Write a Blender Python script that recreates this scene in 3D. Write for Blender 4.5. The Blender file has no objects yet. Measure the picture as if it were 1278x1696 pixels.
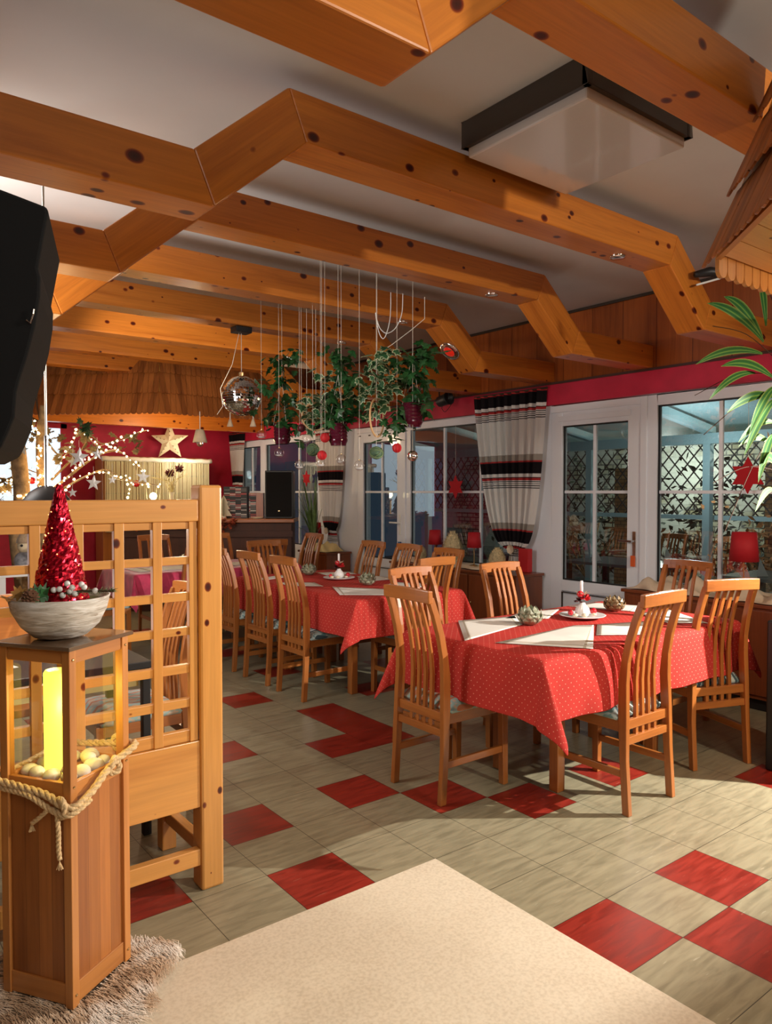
import bpy, bmesh, math, random
from mathutils import Vector, Matrix
PI = math.pi
R = math.radians
rnd = random.Random(7)
sc = bpy.context.scene
col = sc.collection

# ------------------------------------------------------------------ camera
CAMH = 1.48
cam_d = bpy.data.cameras.new('camera')
cam = bpy.data.objects.new('camera', cam_d)
col.objects.link(cam)
yw, pt = R(52.32), R(1.557)
FW = Vector((math.cos(yw)*math.cos(pt), math.sin(yw)*math.cos(pt), -math.sin(pt)))
RT = Vector((math.sin(yw), -math.cos(yw), 0))
UP = RT.cross(FW)
cam.matrix_world = Matrix((( RT.x, UP.x, -FW.x, 0), (RT.y, UP.y, -FW.y, 0), (RT.z, UP.z, -FW.z, CAMH), (0, 0, 0, 1)))
cam_d.sensor_fit = 'VERTICAL'
cam_d.sensor_height = 36
cam_d.lens = 1231/1696*36
cam_d.clip_start = 0.05
sc.camera = cam

def at(px, py, d):
    """world point seen at photo pixel (px, py), d metres away along the view"""
    return Vector((0, 0, CAMH)) + d*(FW + RT*((px-639)/1231) + UP*((848-py)/1231))

# ------------------------------------------------------------------ mesh builder
class MB:
    def __init__(s): s.v = []; s.f = []; s.mi = []; s.m = Matrix.Identity(4); s.cur = 0
    def add(s, vs, fs):
        n = len(s.v); s.v += [s.m @ Vector(v) for v in vs]
        for f in fs: s.f.append([i+n for i in f]); s.mi.append(s.cur)
        return s
    def box(s, x0, x1, y0, y1, z0, z1):
        return s.add([(x0,y0,z0),(x1,y0,z0),(x1,y1,z0),(x0,y1,z0),(x0,y0,z1),(x1,y0,z1),(x1,y1,z1),(x0,y1,z1)],
                     [(0,3,2,1),(4,5,6,7),(0,1,5,4),(1,2,6,5),(2,3,7,6),(3,0,4,7)])
    def prism(s, poly, a, b, axis='y'):
        """polygon in the other two axes, extruded from a to b along axis"""
        n = len(poly)
        def P(p, t):
            return {'y': (p[0], t, p[1]), 'z': (p[0], p[1], t), 'x': (t, p[0], p[1])}[axis]
        vs = [P(p, a) for p in poly]+[P(p, b) for p in poly]
        fs = [list(range(n)), list(range(2*n-1, n-1, -1))]+[(i, i+n, (i+1) % n+n, (i+1) % n) for i in range(n)]
        return s.add(vs, fs)
    def tube(s, pts, r, n=8, cap=True):
        pts = [Vector(p) for p in pts]; rr = r if isinstance(r, (list, tuple)) else [r]*len(pts)
        vs = []; fs = []; prev = None
        for i, p in enumerate(pts):
            t = (pts[min(i+1, len(pts)-1)]-pts[max(i-1, 0)]).normalized()
            if prev is None:
                a = t.orthogonal().normalized()
            else:
                a = (prev-t*prev.dot(t)); a = a.normalized() if a.length > 1e-6 else t.orthogonal().normalized()
            prev = a; b = t.cross(a)
            for k in range(n):
                an = 2*PI*k/n; vs.append(p+(a*math.cos(an)+b*math.sin(an))*rr[i])
        for i in range(len(pts)-1):
            for k in range(n):
                fs.append((i*n+k, i*n+(k+1) % n, (i+1)*n+(k+1) % n, (i+1)*n+k))
        if cap: fs += [list(range(n-1, -1, -1)), [len(vs)-n+k for k in range(n)]]
        return s.add(vs, fs)
    def lathe(s, prof, n=24, c=(0, 0, 0), mod=None):
        vs = []; fs = []
        for i, (r, z) in enumerate(prof):
            for k in range(n):
                an = 2*PI*k/n; q = r*(mod(an, i) if mod else 1)
                vs.append((c[0]+q*math.cos(an), c[1]+q*math.sin(an), c[2]+z))
        for i in range(len(prof)-1):
            for k in range(n):
                fs.append((i*n+k, i*n+(k+1) % n, (i+1)*n+(k+1) % n, (i+1)*n+k))
        if prof[0][0] > 1e-4: fs.append(list(range(n-1, -1, -1)))
        if prof[-1][0] > 1e-4: fs.append([len(vs)-n+k for k in range(n)])
        return s.add(vs, fs)
    def ball(s, c, r, n=14, m=9, sq=(1, 1, 1), jit=0):
        c = Vector(c); vs = []; fs = []
        for i in range(m+1):
            th = PI*i/m
            for k in range(n):
                an = 2*PI*k/n
                q = r*(1+jit*math.sin(3*an+i)*math.sin(th))
                vs.append(c+Vector((q*sq[0]*math.sin(th)*math.cos(an), q*sq[1]*math.sin(th)*math.sin(an), q*sq[2]*math.cos(th))))
        for i in range(m):
            for k in range(n):
                fs.append((i*n+k, (i+1)*n+k, (i+1)*n+(k+1) % n, i*n+(k+1) % n))
        return s.add(vs, fs)
    def ring(s, c, Rr, r, ax1, ax2, n=36, k=8):
        c = Vector(c); a = Vector(ax1); b = Vector(ax2); w = a.cross(b).normalized(); vs = []; fs = []
        for i in range(n):
            t = 2*PI*i/n; d = a*math.cos(t)+b*math.sin(t)
            for j in range(k):
                u = 2*PI*j/k; vs.append(c+d*(Rr+r*math.cos(u))+w*(r*math.sin(u)))
        for i in range(n):
            for j in range(k):
                fs.append((i*k+j, ((i+1) % n)*k+j, ((i+1) % n)*k+(j+1) % k, i*k+(j+1) % k))
        return s.add(vs, fs)
    def build(s, name, mat, parent=None, smooth=False, bevel=0, frame=None, loc=None):
        vs = s.v
        if loc is not None: frame = Matrix.Translation(loc)
        if frame is not None:
            inv = frame.inverted(); vs = [inv @ v for v in vs]
        me = bpy.data.meshes.new(name)
        me.from_pydata([tuple(v) for v in vs], [], s.f)
        mats = mat if isinstance(mat, (list, tuple)) else [mat]
        for m_ in mats: me.materials.append(m_)
        if len(mats) > 1: me.polygons.foreach_set('material_index', s.mi)
        me.validate(); 
        bm = bmesh.new(); bm.from_mesh(me); bmesh.ops.remove_doubles(bm, verts=bm.verts, dist=1e-6)
        bmesh.ops.recalc_face_normals(bm, faces=bm.faces); bm.to_mesh(me); bm.free()
        if smooth: me.polygons.foreach_set('use_smooth', [True]*len(me.polygons))
        me.update()
        o = bpy.data.objects.new(name, me); col.objects.link(o)
        if frame is not None: o.matrix_world = frame
        if parent is not None:
            o.parent = parent
        if bevel:
            md = o.modifiers.new('bevel', 'BEVEL'); md.width = bevel; md.segments = 2; md.limit_method = 'ANGLE'
        return o

def tag(o, label, cat, group=None, kind=None):
    if label: o['label'] = label
    if cat: o['category'] = cat
    if group: o['group'] = group
    if kind: o['kind'] = kind
    return o
def thing(name, label, cat, loc=(0, 0, 0), rz=0, group=None):
    o = bpy.data.objects.new(name, None); col.objects.link(o); o.location = loc; o.rotation_euler = (0, 0, rz)
    o.empty_display_size = .1
    return tag(o, label, cat, group)
def struct(o): o['kind'] = 'structure'; return o
def dup(o, parent=None):
    c = o.copy(); col.objects.link(c)
    if parent is not None: c.parent = parent
    for ch in list(o.children): dup(ch, c)
    return c
def lab(o, s): o['label'] = s; return o

# ------------------------------------------------------------------ materials
class N:
    def __init__(s, name):
        s.mat = bpy.data.materials.new(name); s.mat.use_nodes = True; s.nt = s.mat.node_tree
        s.b = s.nt.nodes['Principled BSDF']; s.out = s.nt.nodes['Material Output']
    def n(s, t, **k):
        x = s.nt.nodes.new(t)
        for a, b in k.items():
            if a.startswith('i_'):
                key = a[2:]; key = int(key) if key.isdigit() else key.replace('_', ' ')
                x.inputs[key].default_value = b
            else: setattr(x, a, b)
        return x
    def l(s, a, b): s.nt.links.new(a, b)
    def ramp(s, fac, stops, mode='LINEAR'):
        r = s.n('ShaderNodeValToRGB'); r.color_ramp.interpolation = mode
        e = r.color_ramp.elements
        while len(e) < len(stops): e.new(0.5)
        for i, (p, c) in enumerate(stops): e[i].position = p; e[i].color = (*c, 1)
        s.l(fac, r.inputs[0]); return r.outputs[0]
    def mix(s, fac, a, b, blend='MIX'):
        m = s.n('ShaderNodeMix', data_type='RGBA', blend_type=blend)
        for v, i in ((fac, 0), (a, 6), (b, 7)):
            if hasattr(v, 'is_linked'): s.l(v, m.inputs[i])
            else: m.inputs[i].default_value = v if i == 0 else (*v, 1)
        return m.outputs[2]
    def math(s, op, a, b=None):
        m = s.n('ShaderNodeMath', operation=op)
        for i, v in enumerate((a, b)):
            if v is None: continue
            if hasattr(v, 'is_linked'): s.l(v, m.inputs[i])
            else: m.inputs[i].default_value = v
        return m.outputs[0]
    def bump(s, h, strength=.3, dist=.01):
        b = s.n('ShaderNodeBump'); b.inputs['Strength'].default_value = strength; b.inputs['Distance'].default_value = dist
        s.l(h, b.inputs['Height']); s.l(b.outputs[0], s.b.inputs['Normal'])
def plain(name, c, rough=.5, metal=0, spec=.5, emit=0, ec=None, trans=0, ior=1.45, alpha=1, noise=0, nscale=40, bump=0, sheen=0, coat=0, sss=0):
    k = N(name); b = k.b
    b.inputs['Base Color'].default_value = (*c, 1); b.inputs['Roughness'].default_value = rough
    b.inputs['Metallic'].default_value = metal; b.inputs['Specular IOR Level'].default_value = spec
    b.inputs['Transmission Weight'].default_value = trans; b.inputs['IOR'].default_value = ior
    b.inputs['Coat Weight'].default_value = coat; b.inputs['Sheen Weight'].default_value = sheen
    if emit:
        b.inputs['Emission Color'].default_value = (*(ec or c), 1); b.inputs['Emission Strength'].default_value = emit
    if noise or bump:
        tc = k.n('ShaderNodeTexCoord'); nz = k.n('ShaderNodeTexNoise', i_Scale=nscale, i_Detail=4); k.l(tc.outputs['Object'], nz.inputs[0])
        if noise:
            f = k.ramp(nz.outputs[0], [(.3, tuple(x*(1-noise) for x in c)), (.7, tuple(min(1, x*(1+noise)) for x in c))]); k.l(f, b.inputs['Base Color'])
        if bump: k.bump(nz.outputs[0], bump, .01)
    return k.mat
def wood(name, axis='X', light=(.62,.26,.06), dark=(.40,.13,.025), knots=1, rough=.33, coat=.25, planks=0, plank_axis='Y'):
    k = N(name); tc = k.n('ShaderNodeTexCoord'); oi = k.n('ShaderNodeObjectInfo')
    vm = k.n('ShaderNodeVectorMath', operation='ADD'); k.l(tc.outputs['Object'], vm.inputs[0])
    sc_ = k.n('ShaderNodeVectorMath', operation='SCALE'); sc_.inputs[0].default_value = (7.3, 3.1, 5.7); k.l(oi.outputs['Random'], sc_.inputs['Scale'])
    k.l(sc_.outputs[0], vm.inputs[1]); P = vm.outputs[0]
    ai = 'XYZ'.index(axis)
    def mapped(lo, hi):
        m = k.n('ShaderNodeMapping'); v = [hi]*3; v[ai] = lo; m.inputs['Scale'].default_value = v; k.l(P, m.inputs[0]); return m.outputs[0]
    n1 = k.n('ShaderNodeTexNoise', i_Scale=1, i_Detail=5, i_Roughness=.6, i_Distortion=.6); k.l(mapped(.9, 13), n1.inputs[0])
    n2 = k.n('ShaderNodeTexNoise', i_Scale=1, i_Detail=3); k.l(mapped(3, 90), n2.inputs[0])
    c = k.ramp(n1.outputs[0], [(.3, dark), (.52, light), (.72, tuple(x*.82 for x in light))])
    c = k.mix(.22, c, k.ramp(n2.outputs[0], [(.35, tuple(x*.5 for x in dark)), (.65, light)]))
    n3 = k.n('ShaderNodeTexNoise', i_Scale=1, i_Detail=1); k.l(mapped(.5, 1.2), n3.inputs[0])
    c = k.mix(.35, c, k.ramp(n3.outputs[0], [(.3, tuple(x*.62 for x in light)), (.7, tuple(min(1, x*1.12) for x in light))]))
    if knots:
        vo = k.n('ShaderNodeTexVoronoi', i_Scale=1.0); k.l(mapped(9.0, 12.5), vo.inputs[0])
        wh = k.n('ShaderNodeTexWhiteNoise'); k.l(vo.outputs['Color'], wh.inputs[0])
        rad = k.math('ADD', k.math('MULTIPLY', k.math('POWER', wh.outputs[0], 1.4), .31*knots), .004)
        d = k.math('DIVIDE', vo.outputs['Distance'], rad)
        kc = k.ramp(d, [(0, (.05,.012,.004)), (.55, (.10,.025,.008)), (.8, (.34,.11,.03)), (1, (1,1,1))])
        c = k.mix(1, c, kc, 'MULTIPLY')
    if planks:
        sx = k.n('ShaderNodeSeparateXYZ'); k.l(tc.outputs['Object'], sx.inputs[0])
        s_ = k.math('DIVIDE', sx.outputs['XYZ'.index(plank_axis)], planks)
        fl = k.math('FLOOR', s_); fr = k.math('FRACT', s_)
        wn = k.n('ShaderNodeTexWhiteNoise', noise_dimensions='1D'); k.l(fl, wn.inputs['W'])
        c = k.mix(.75, c, k.ramp(wn.outputs[0], [(0, (.45,.38,.35)), (1, (1.0,1.0,1.0))]), 'MULTIPLY')
        c = k.mix(1, c, k.ramp(fr, [(0, (.15,.1,.1)), (.035, (1,1,1))]), 'MULTIPLY')
    k.l(c, k.b.inputs['Base Color']); k.b.inputs['Roughness'].default_value = rough; k.b.inputs['Coat Weight'].default_value = coat; k.b.inputs['Coat Roughness'].default_value = .2
    k.bump(n2.outputs[0], .06, .003)
    return k.mat

M = {}
for a in 'XYZ':
    M['pine'+a] = wood('pine_'+a, a, (.72,.235,.030), (.40,.095,.010))
    M['chair'+a] = wood('chairwood_'+a, a, (.45,.15,.032), (.25,.065,.014), knots=0, rough=.3, coat=.35)
    M['part'+a] = wood('partition_'+a, a, (.72,.33,.08), (.55,.21,.045), knots=.6)
    M['sideboard'+a] = wood('console_wood_'+a, a, (.24,.06,.018), (.12,.03,.01), knots=0, rough=.3)
    M['dark'+a] = wood('dark_wood_'+a, a, (.07,.018,.008), (.03,.009,.005), knots=0, rough=.6, coat=0)
    M['lant'+a] = wood('lantern_'+a, a, (.60,.24,.06), (.42,.14,.03), knots=0, rough=.4)
M['panelZ'] = wood('wall_veneer', 'Z', (.52,.13,.024), (.19,.038,.009), knots=0, rough=.25, coat=.4, planks=.31, plank_axis='Y')
M['lantplank'] = wood('lantern_plank', 'Z', (.62,.22,.045), (.32,.085,.015), knots=0, rough=.42, planks=.047, plank_axis='X')
M['shingle'] = wood('shingle_wood', 'Z', (.54,.18,.042), (.30,.085,.018), knots=0, rough=.5, coat=0, planks=.062, plank_axis='X')
M['white_frame'] = plain('white_frame', (.84,.87,.93), .3, coat=.2)
M['ceiling'] = plain('ceiling_paint', (.66,.66,.64), .8, noise=.03, nscale=3)
M['red_wall'] = plain('red_wall', (.50,.012,.045), .6, noise=.12, nscale=6)
M['wall_paint'] = plain('wall_paint', (.16,.07,.035), .7)
M['black'] = plain('black_plastic', (.012,.012,.013), .45)
M['black_soft'] = plain('black_fabric', (.003,.003,.0035), .9)
M['dark_frame'] = plain('dark_brown_frame', (.05,.035,.025), .4)
M['chrome'] = plain('chrome', (.85,.82,.78), .12, metal=1)
M['brass'] = plain('brass', (.8,.6,.3), .25, metal=1)
M['white'] = plain('white_ceramic', (.82,.80,.78), .25, coat=.4)
M['white_plastic'] = plain('white_plastic', (.8,.8,.78), .35)
M['thread'] = plain('thread', (.75,.70,.60), .7)
M['mirror'] = plain('mirror', (.9,.87,.82), .04, metal=1)
M['red_gloss'] = plain('red_gloss', (.55,.01,.02), .12, coat=.8)
M['red_matte'] = plain('red_matte', (.52,.015,.02), .55)
M['red_felt'] = plain('red_felt', (.45,.008,.015), .85)
M['purple_glass'] = plain('purple_glass', (.14,.012,.035), .08, trans=.35, ior=1.45)
M['clear_glass'] = plain('clear_glass', (1,1,1), .0, trans=1, ior=1.45)
M['green_ball'] = plain('green_twine', (.05,.10,.05), .6, noise=.5, nscale=60)
M['silver'] = plain('silver_paper', (.85,.87,.92), .35, metal=.3)
M['paper'] = plain('paper', (.85,.78,.60), .7)
M['paper_lit'] = plain('paper_star', (.85,.72,.45), .7, noise=.05)
M['cream_string'] = plain('cream_string', (.70,.62,.36), .8)
M['rope'] = plain('rope_fibre', (.68,.47,.24), .85, noise=.25, nscale=120, bump=.4)
M['pebble'] = plain('pebble', (.66,.60,.50), .6, noise=.12, nscale=14)
M['bark'] = plain('bark', (.34,.22,.11), .85, noise=.4, nscale=18, bump=.6)
M['twig'] = plain('twig', (.07,.035,.02), .85)
M['brown_leaf'] = plain('brown_leaf', (.22,.15,.06), .7, noise=.3, nscale=20)
M['leaf'] = plain('leaf', (.022,.10,.025), .4, noise=.4, nscale=25, coat=.2)
M['dark_leaf'] = plain('dark_leaf', (.02,.06,.025), .45, noise=.4, nscale=25)
M['fir'] = plain('fir_needle', (.13,.18,.08), .7)
M['straw'] = plain('straw', (.62,.50,.28), .8, noise=.3, nscale=40, bump=.5)
M['cream_cloth'] = plain('cream_cloth', (.68,.55,.40), .8, noise=.1, nscale=8)
M['yellow_tulle'] = plain('yellow_tulle', (.75,.62,.30), .7)
M['artichoke'] = plain('artichoke_ceramic', (.30,.32,.22), .35, coat=.4, noise=.3, nscale=30)
M['lampshade'] = plain('red_lampshade', (.42,.008,.015), .7)
M['grey_pot'] = plain('grey_pot', (.12,.15,.14), .35)
M['bulb'] = plain('fairy_bulb', (1,.8,.45), .3, emit=16, ec=(1,.66,.28)); M['bulb'].cycles.emission_sampling = 'NONE'
M['lamp_on'] = plain('lamp_on', (1,.85,.5), .3, emit=18, ec=(1,.82,.4))
M['glow_yellow'] = plain('candle_wax', (.9,.70,.06), .4, emit=1.35, ec=(1,.85,.10))
M['blue_screen'] = plain('backlit_pane', (.6,.8,.95), .5, emit=1.0, ec=(.66,.85,1.0))
M['lens_off'] = plain('frosted_lens', (.75,.78,.8), .3, emit=.5, ec=(1,.9,.75))
M['red_lens'] = plain('red_lens', (.6,.02,.01), .25, emit=.25, ec=(1,.03,.01))
M['acrylic'] = plain('acrylic_panel', (.72,.69,.66), .12, coat=.5)
M['pink_velvet'] = plain('magenta_cloth', (.50,.03,.09), .7, noise=.35, nscale=9, sheen=.4)
M['terrace'] = plain('terrace_floor', (.10,.10,.10), .5, noise=.3, nscale=4)
M['pergola'] = plain('pergola_paint', (.45,.60,.62), .6)
M['outside_dark'] = plain('night_hedge', (.02,.03,.03), .9)
M['plush'] = plain('plush', (.45,.32,.20), .95, noise=.2, nscale=60, sheen=.5)
M['rod'] = plain('lamp_rod', (.62,.58,.50), .35, metal=.6)
M['grey_glass_ball'] = plain('tea_glass', (.6,.75,.7), .05, trans=.7)

# glass panes: clear, with a reflection that grows at grazing angles (same from both sides)
def pane_mat(name, f0, tint, gloss=0.0):
    k = N(name); k.nt.nodes.remove(k.b)
    tr = k.n('ShaderNodeBsdfTransparent'); tr.inputs[0].default_value = (*tint, 1)
    gl = k.n('ShaderNodeBsdfGlossy'); gl.inputs['Roughness'].default_value = gloss; gl.inputs[0].default_value = (1, 1, 1, 1)
    ge = k.n('ShaderNodeNewGeometry'); dt = k.n('ShaderNodeVectorMath', operation='DOT_PRODUCT'); k.l(ge.outputs['Incoming'], dt.inputs[0]); k.l(ge.outputs['Normal'], dt.inputs[1])
    c = k.math('ABSOLUTE', dt.outputs['Value']); f = k.math('POWER', k.math('SUBTRACT', 1.0, c), 5.0)
    f = k.math('ADD', k.math('MULTIPLY', f, 1-f0), f0)
    ms = k.n('ShaderNodeMixShader'); k.l(f, ms.inputs[0]); k.l(tr.outputs[0], ms.inputs[1]); k.l(gl.outputs[0], ms.inputs[2]); k.l(ms.outputs[0], k.out.inputs[0])
    return k.mat
M['glass'] = pane_mat('window_glass', .20, (.72, .80, .80))
M['thin_glass'] = pane_mat('lantern_glass', .05, (1, 1, 1), .02)
M['bauble_glass'] = pane_mat('bauble_glass', .10, (.97, .97, .97))

def tile_mat(name, base, dark, fleck):
    k = N(name); tc = k.n('ShaderNodeTexCoord')
    m = k.n('ShaderNodeMapping'); m.inputs['Scale'].default_value = (5, 34, 1); m.inputs['Rotation'].default_value = (0, 0, R(12)); k.l(tc.outputs['Object'], m.inputs[0])
    n1 = k.n('ShaderNodeTexNoise', i_Scale=1.2, i_Detail=5, i_Distortion=.7); k.l(m.outputs[0], n1.inputs[0])
    c = k.ramp(n1.outputs[0], [(.32, dark), (.55, base), (.75, tuple(min(1, x*1.15) for x in base))])
    m2 = k.n('ShaderNodeMapping'); m2.inputs['Scale'].default_value = (14, 110, 1); m2.inputs['Rotation'].default_value = (0, 0, R(14)); k.l(tc.outputs['Object'], m2.inputs[0])
    n2 = k.n('ShaderNodeTexNoise', i_Scale=1, i_Detail=2); k.l(m2.outputs[0], n2.inputs[0])
    c = k.mix(k.ramp(n2.outputs[0], [(.69, (0,0,0)), (.76, (.55,.55,.55))]), c, fleck)
    sx = k.n('ShaderNodeSeparateXYZ'); k.l(tc.outputs['Object'], sx.inputs[0])
    g = None
    for i in (0, 1):
        f = k.math('FRACT', k.math('ADD', k.math('DIVIDE', sx.outputs[i], .3), 100)); a = k.math('ABSOLUTE', k.math('SUBTRACT', f, .5))
        e = k.math('GREATER_THAN', a, .4955); g = e if g is None else k.math('MAXIMUM', g, e)
    c = k.mix(g, c, tuple(x*.22 for x in dark))
    k.l(c, k.b.inputs['Base Color']); k.b.inputs['Roughness'].default_value = .32
    k.l(k.ramp(n1.outputs[0], [(.3, (.30,)*3), (.7, (.42,)*3)]), k.b.inputs['Roughness'])
    return k.mat
M['tile_cream'] = tile_mat('tile_cream', (.31,.275,.175), (.225,.20,.125), (.52,.48,.36))
M['tile_red'] = tile_mat('tile_red', (.28,.024,.013), (.18,.014,.008), (.50,.20,.14))
k = N('dance_floor'); tc = k.n('ShaderNodeTexCoord'); n1 = k.n('ShaderNodeTexNoise', i_Scale=90, i_Detail=4); k.l(tc.outputs['Object'], n1.inputs[0])
n2 = k.n('ShaderNodeTexNoise', i_Scale=2.0, i_Detail=3); k.l(tc.outputs['Object'], n2.inputs[0])
c = k.ramp(n1.outputs[0], [(.3, (.60,.50,.36)), (.6, (.80,.70,.54))]); c = k.mix(.4, c, k.ramp(n2.outputs[0], [(.3, (.62,.52,.38)), (.7, (.84,.76,.60))]))
k.l(c, k.b.inputs['Base Color']); k.b.inputs['Roughness'].default_value = .42; M['mat'] = k.mat

# tablecloth: red with rows of light dots (UV in metres)
def cloth_mat(name, base, dot, pitch=.027, rad=.085):
    k = N(name); tc = k.n('ShaderNodeTexCoord'); m = k.n('ShaderNodeMapping'); m.inputs['Scale'].default_value = (1/pitch,)*3; m.inputs['Rotation'].default_value = (0, 0, R(45)); k.l(tc.outputs['UV'], m.inputs[0])
    vo = k.n('ShaderNodeTexVoronoi', i_Scale=1.0, i_Randomness=0.0); vo.voronoi_dimensions = '2D'; k.l(m.outputs[0], vo.inputs[0])
    f = k.math('LESS_THAN', vo.outputs['Distance'], rad)
    nz = k.n('ShaderNodeTexNoise', i_Scale=5, i_Detail=2); k.l(tc.outputs['Object'], nz.inputs[0])
    wv = k.n('ShaderNodeTexNoise', i_Scale=600, i_Detail=1); k.l(tc.outputs['UV'], wv.inputs[0])
    b_ = k.ramp(nz.outputs[0], [(.3, tuple(x*.85 for x in base)), (.7, base)])
    k.l(k.mix(f, b_, dot), k.b.inputs['Base Color']); k.b.inputs['Roughness'].default_value = .85; k.b.inputs['Specular IOR Level'].default_value = .2
    k.bump(wv.outputs[0], .15, .001)
    return k.mat
M['cloth'] = cloth_mat('red_dotted_cloth', (.52,.040,.030), (.80,.36,.26))
# white placemats with woven stripes
k = N('placemat'); tc = k.n('ShaderNodeTexCoord'); sx = k.n('ShaderNodeSeparateXYZ'); k.l(tc.outputs['UV'], sx.inputs[0])
e = None
for i in (0, 1):
    a = k.math('ABSOLUTE', k.math('SUBTRACT', sx.outputs[i], .5)); b_ = k.math('MULTIPLY', k.math('GREATER_THAN', a, .40), k.math('LESS_THAN', a, .43)); e = b_ if e is None else k.math('MAXIMUM', e, b_)
k.l(k.mix(e, (.78,.75,.68), (.50,.44,.34)), k.b.inputs['Base Color']); k.b.inputs['Roughness'].default_value = .8; M['placemat'] = k.mat
# seat fabric
def seat_mat(name, a, b, c):
    k = N(name); tc = k.n('ShaderNodeTexCoord'); nz = k.n('ShaderNodeTexNoise', i_Scale=9, i_Detail=2, i_Distortion=2.2); k.l(tc.outputs['Object'], nz.inputs[0])
    wv = k.n('ShaderNodeTexWave', i_Scale=5, i_Distortion=9, i_Detail=1); k.l(tc.outputs['Object'], wv.inputs[0])
    c1 = k.ramp(nz.outputs[0], [(.38, a), (.42, b), (.55, b), (.6, a)]); c1 = k.mix(k.ramp(wv.outputs[0], [(.78, (0,)*3), (.84, (1,)*3)]), c1, c)
    k.l(c1, k.b.inputs['Base Color']); k.b.inputs['Roughness'].default_value = .8; k.b.inputs['Sheen Weight'].default_value = .3; return k.mat
M['seat'] = seat_mat('seat_fabric', (.55,.42,.30), (.30,.45,.42), (.50,.16,.07))
M['seat2'] = seat_mat('seat_fabric_teal', (.16,.30,.30), (.42,.50,.46), (.03,.06,.07))
# curtain stripes by height
k = N('curtain_fabric'); k.nt.nodes.remove(k.b); tc = k.n('ShaderNodeTexCoord'); sx = k.n('ShaderNodeSeparateXYZ'); k.l(tc.outputs['UV'], sx.inputs[0])
f = k.math('FRACT', k.math('DIVIDE', k.math('ADD', k.math('MULTIPLY', sx.outputs[1], -1), 10*.65+.0), .65))
W_, B_, R_, T_ = (.86,.82,.78), (.020,.016,.018), (.50,.05,.05), (.42,.37,.32)
st = [(0, R_), (.022, B_), (.185, W_), (.235, B_), (.25, R_), (.285, W_), (.295, B_), (.305, W_), (.325, B_), (.335, W_), (.355, B_), (.365, W_), (.385, B_), (.395, W_), (.91, T_)]
c = k.ramp(f, st, 'CONSTANT')
df = k.n('ShaderNodeBsdfDiffuse'); tl = k.n('ShaderNodeBsdfTranslucent'); mx = k.n('ShaderNodeMixShader', i_0=.35); k.l(c, df.inputs[0]); k.l(c, tl.inputs[0]); k.l(df.outputs[0], mx.inputs[1]); k.l(tl.outputs[0], mx.inputs[2])
k.l(mx.outputs[0], k.out.inputs[0]); M['curtain'] = k.mat
# glitter cone
k = N('red_glitter'); tc = k.n('ShaderNodeTexCoord'); vo = k.n('ShaderNodeTexVoronoi', i_Scale=170); k.l(tc.outputs['Object'], vo.inputs[0])
k.l(k.ramp(vo.outputs['Color'], [(.1, (.20,.0,.008)), (.6, (.62,.008,.03)), (.93, (.75,.02,.05)), (.96, (1,.6,.5))]), k.b.inputs['Base Color'])
k.b.inputs['Metallic'].default_value = .75; k.b.inputs['Roughness'].default_value = .22; k.b.inputs['Emission Color'].default_value = (1,.02,.01,1)
M['glitter'] = k.mat
# fur
k = N('fur'); tc = k.n('ShaderNodeTexCoord'); nz = k.n('ShaderNodeTexNoise', i_Scale=9, i_Detail=4); k.l(tc.outputs['Object'], nz.inputs[0])
k.l(k.ramp(nz.outputs[0], [(.3, (.30,.17,.09)), (.48, (.68,.50,.34)), (.62, (.92,.84,.74))]), k.b.inputs['Base Color']); k.b.inputs['Roughness'].default_value = .65; M['fur'] = k.mat
# papier-mache bowl
k = N('bowl_fibre'); tc = k.n('ShaderNodeTexCoord'); m = k.n('ShaderNodeMapping'); m.inputs['Scale'].default_value = (8, 8, 55); k.l(tc.outputs['Object'], m.inputs[0])
nz = k.n('ShaderNodeTexNoise', i_Scale=1.5, i_Detail=5, i_Distortion=1); k.l(m.outputs[0], nz.inputs[0])
k.l(k.ramp(nz.outputs[0], [(.3, (.34,.27,.20)), (.55, (.66,.60,.52)), (.7, (.80,.77,.72))]), k.b.inputs['Base Color']); k.b.inputs['Roughness'].default_value = .8; k.bump(nz.outputs[0], .8, .006); M['bowl'] = k.mat
# stone wall
k = N('stone_wall'); tc = k.n('ShaderNodeTexCoord'); sx = k.n('ShaderNodeSeparateXYZ'); cb = k.n('ShaderNodeCombineXYZ'); k.l(tc.outputs['Object'], sx.inputs[0]); k.l(sx.outputs[1], cb.inputs[0]); k.l(sx.outputs[2], cb.inputs[1])
br = k.n('ShaderNodeTexBrick', i_Scale=2.6); br.inputs['Color1'].default_value = (.30,.27,.15,1); br.inputs['Color2'].default_value = (.58,.56,.42,1); br.inputs['Mortar'].default_value = (.05,.045,.03,1); br.inputs['Mortar Size'].default_value = .035
k.l(cb.outputs[0], br.inputs[0]); nz = k.n('ShaderNodeTexNoise', i_Scale=1.3, i_Detail=4); k.l(tc.outputs['Object'], nz.inputs[0])
k.l(k.mix(k.ramp(nz.outputs[0], [(.42, (0,)*3), (.52, (.9,)*3)]), br.outputs[0], (.62,.63,.55)), k.b.inputs['Base Color']); k.bump(br.outputs['Fac'], .6, .02); M['stone'] = k.mat
k = N('red_brick'); tc = k.n('ShaderNodeTexCoord'); sx = k.n('ShaderNodeSeparateXYZ'); cb = k.n('ShaderNodeCombineXYZ'); k.l(tc.outputs['Object'], sx.inputs[0]); k.l(k.math('ADD', sx.outputs[0], sx.outputs[1]), cb.inputs[0]); k.l(sx.outputs[2], cb.inputs[1])
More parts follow.
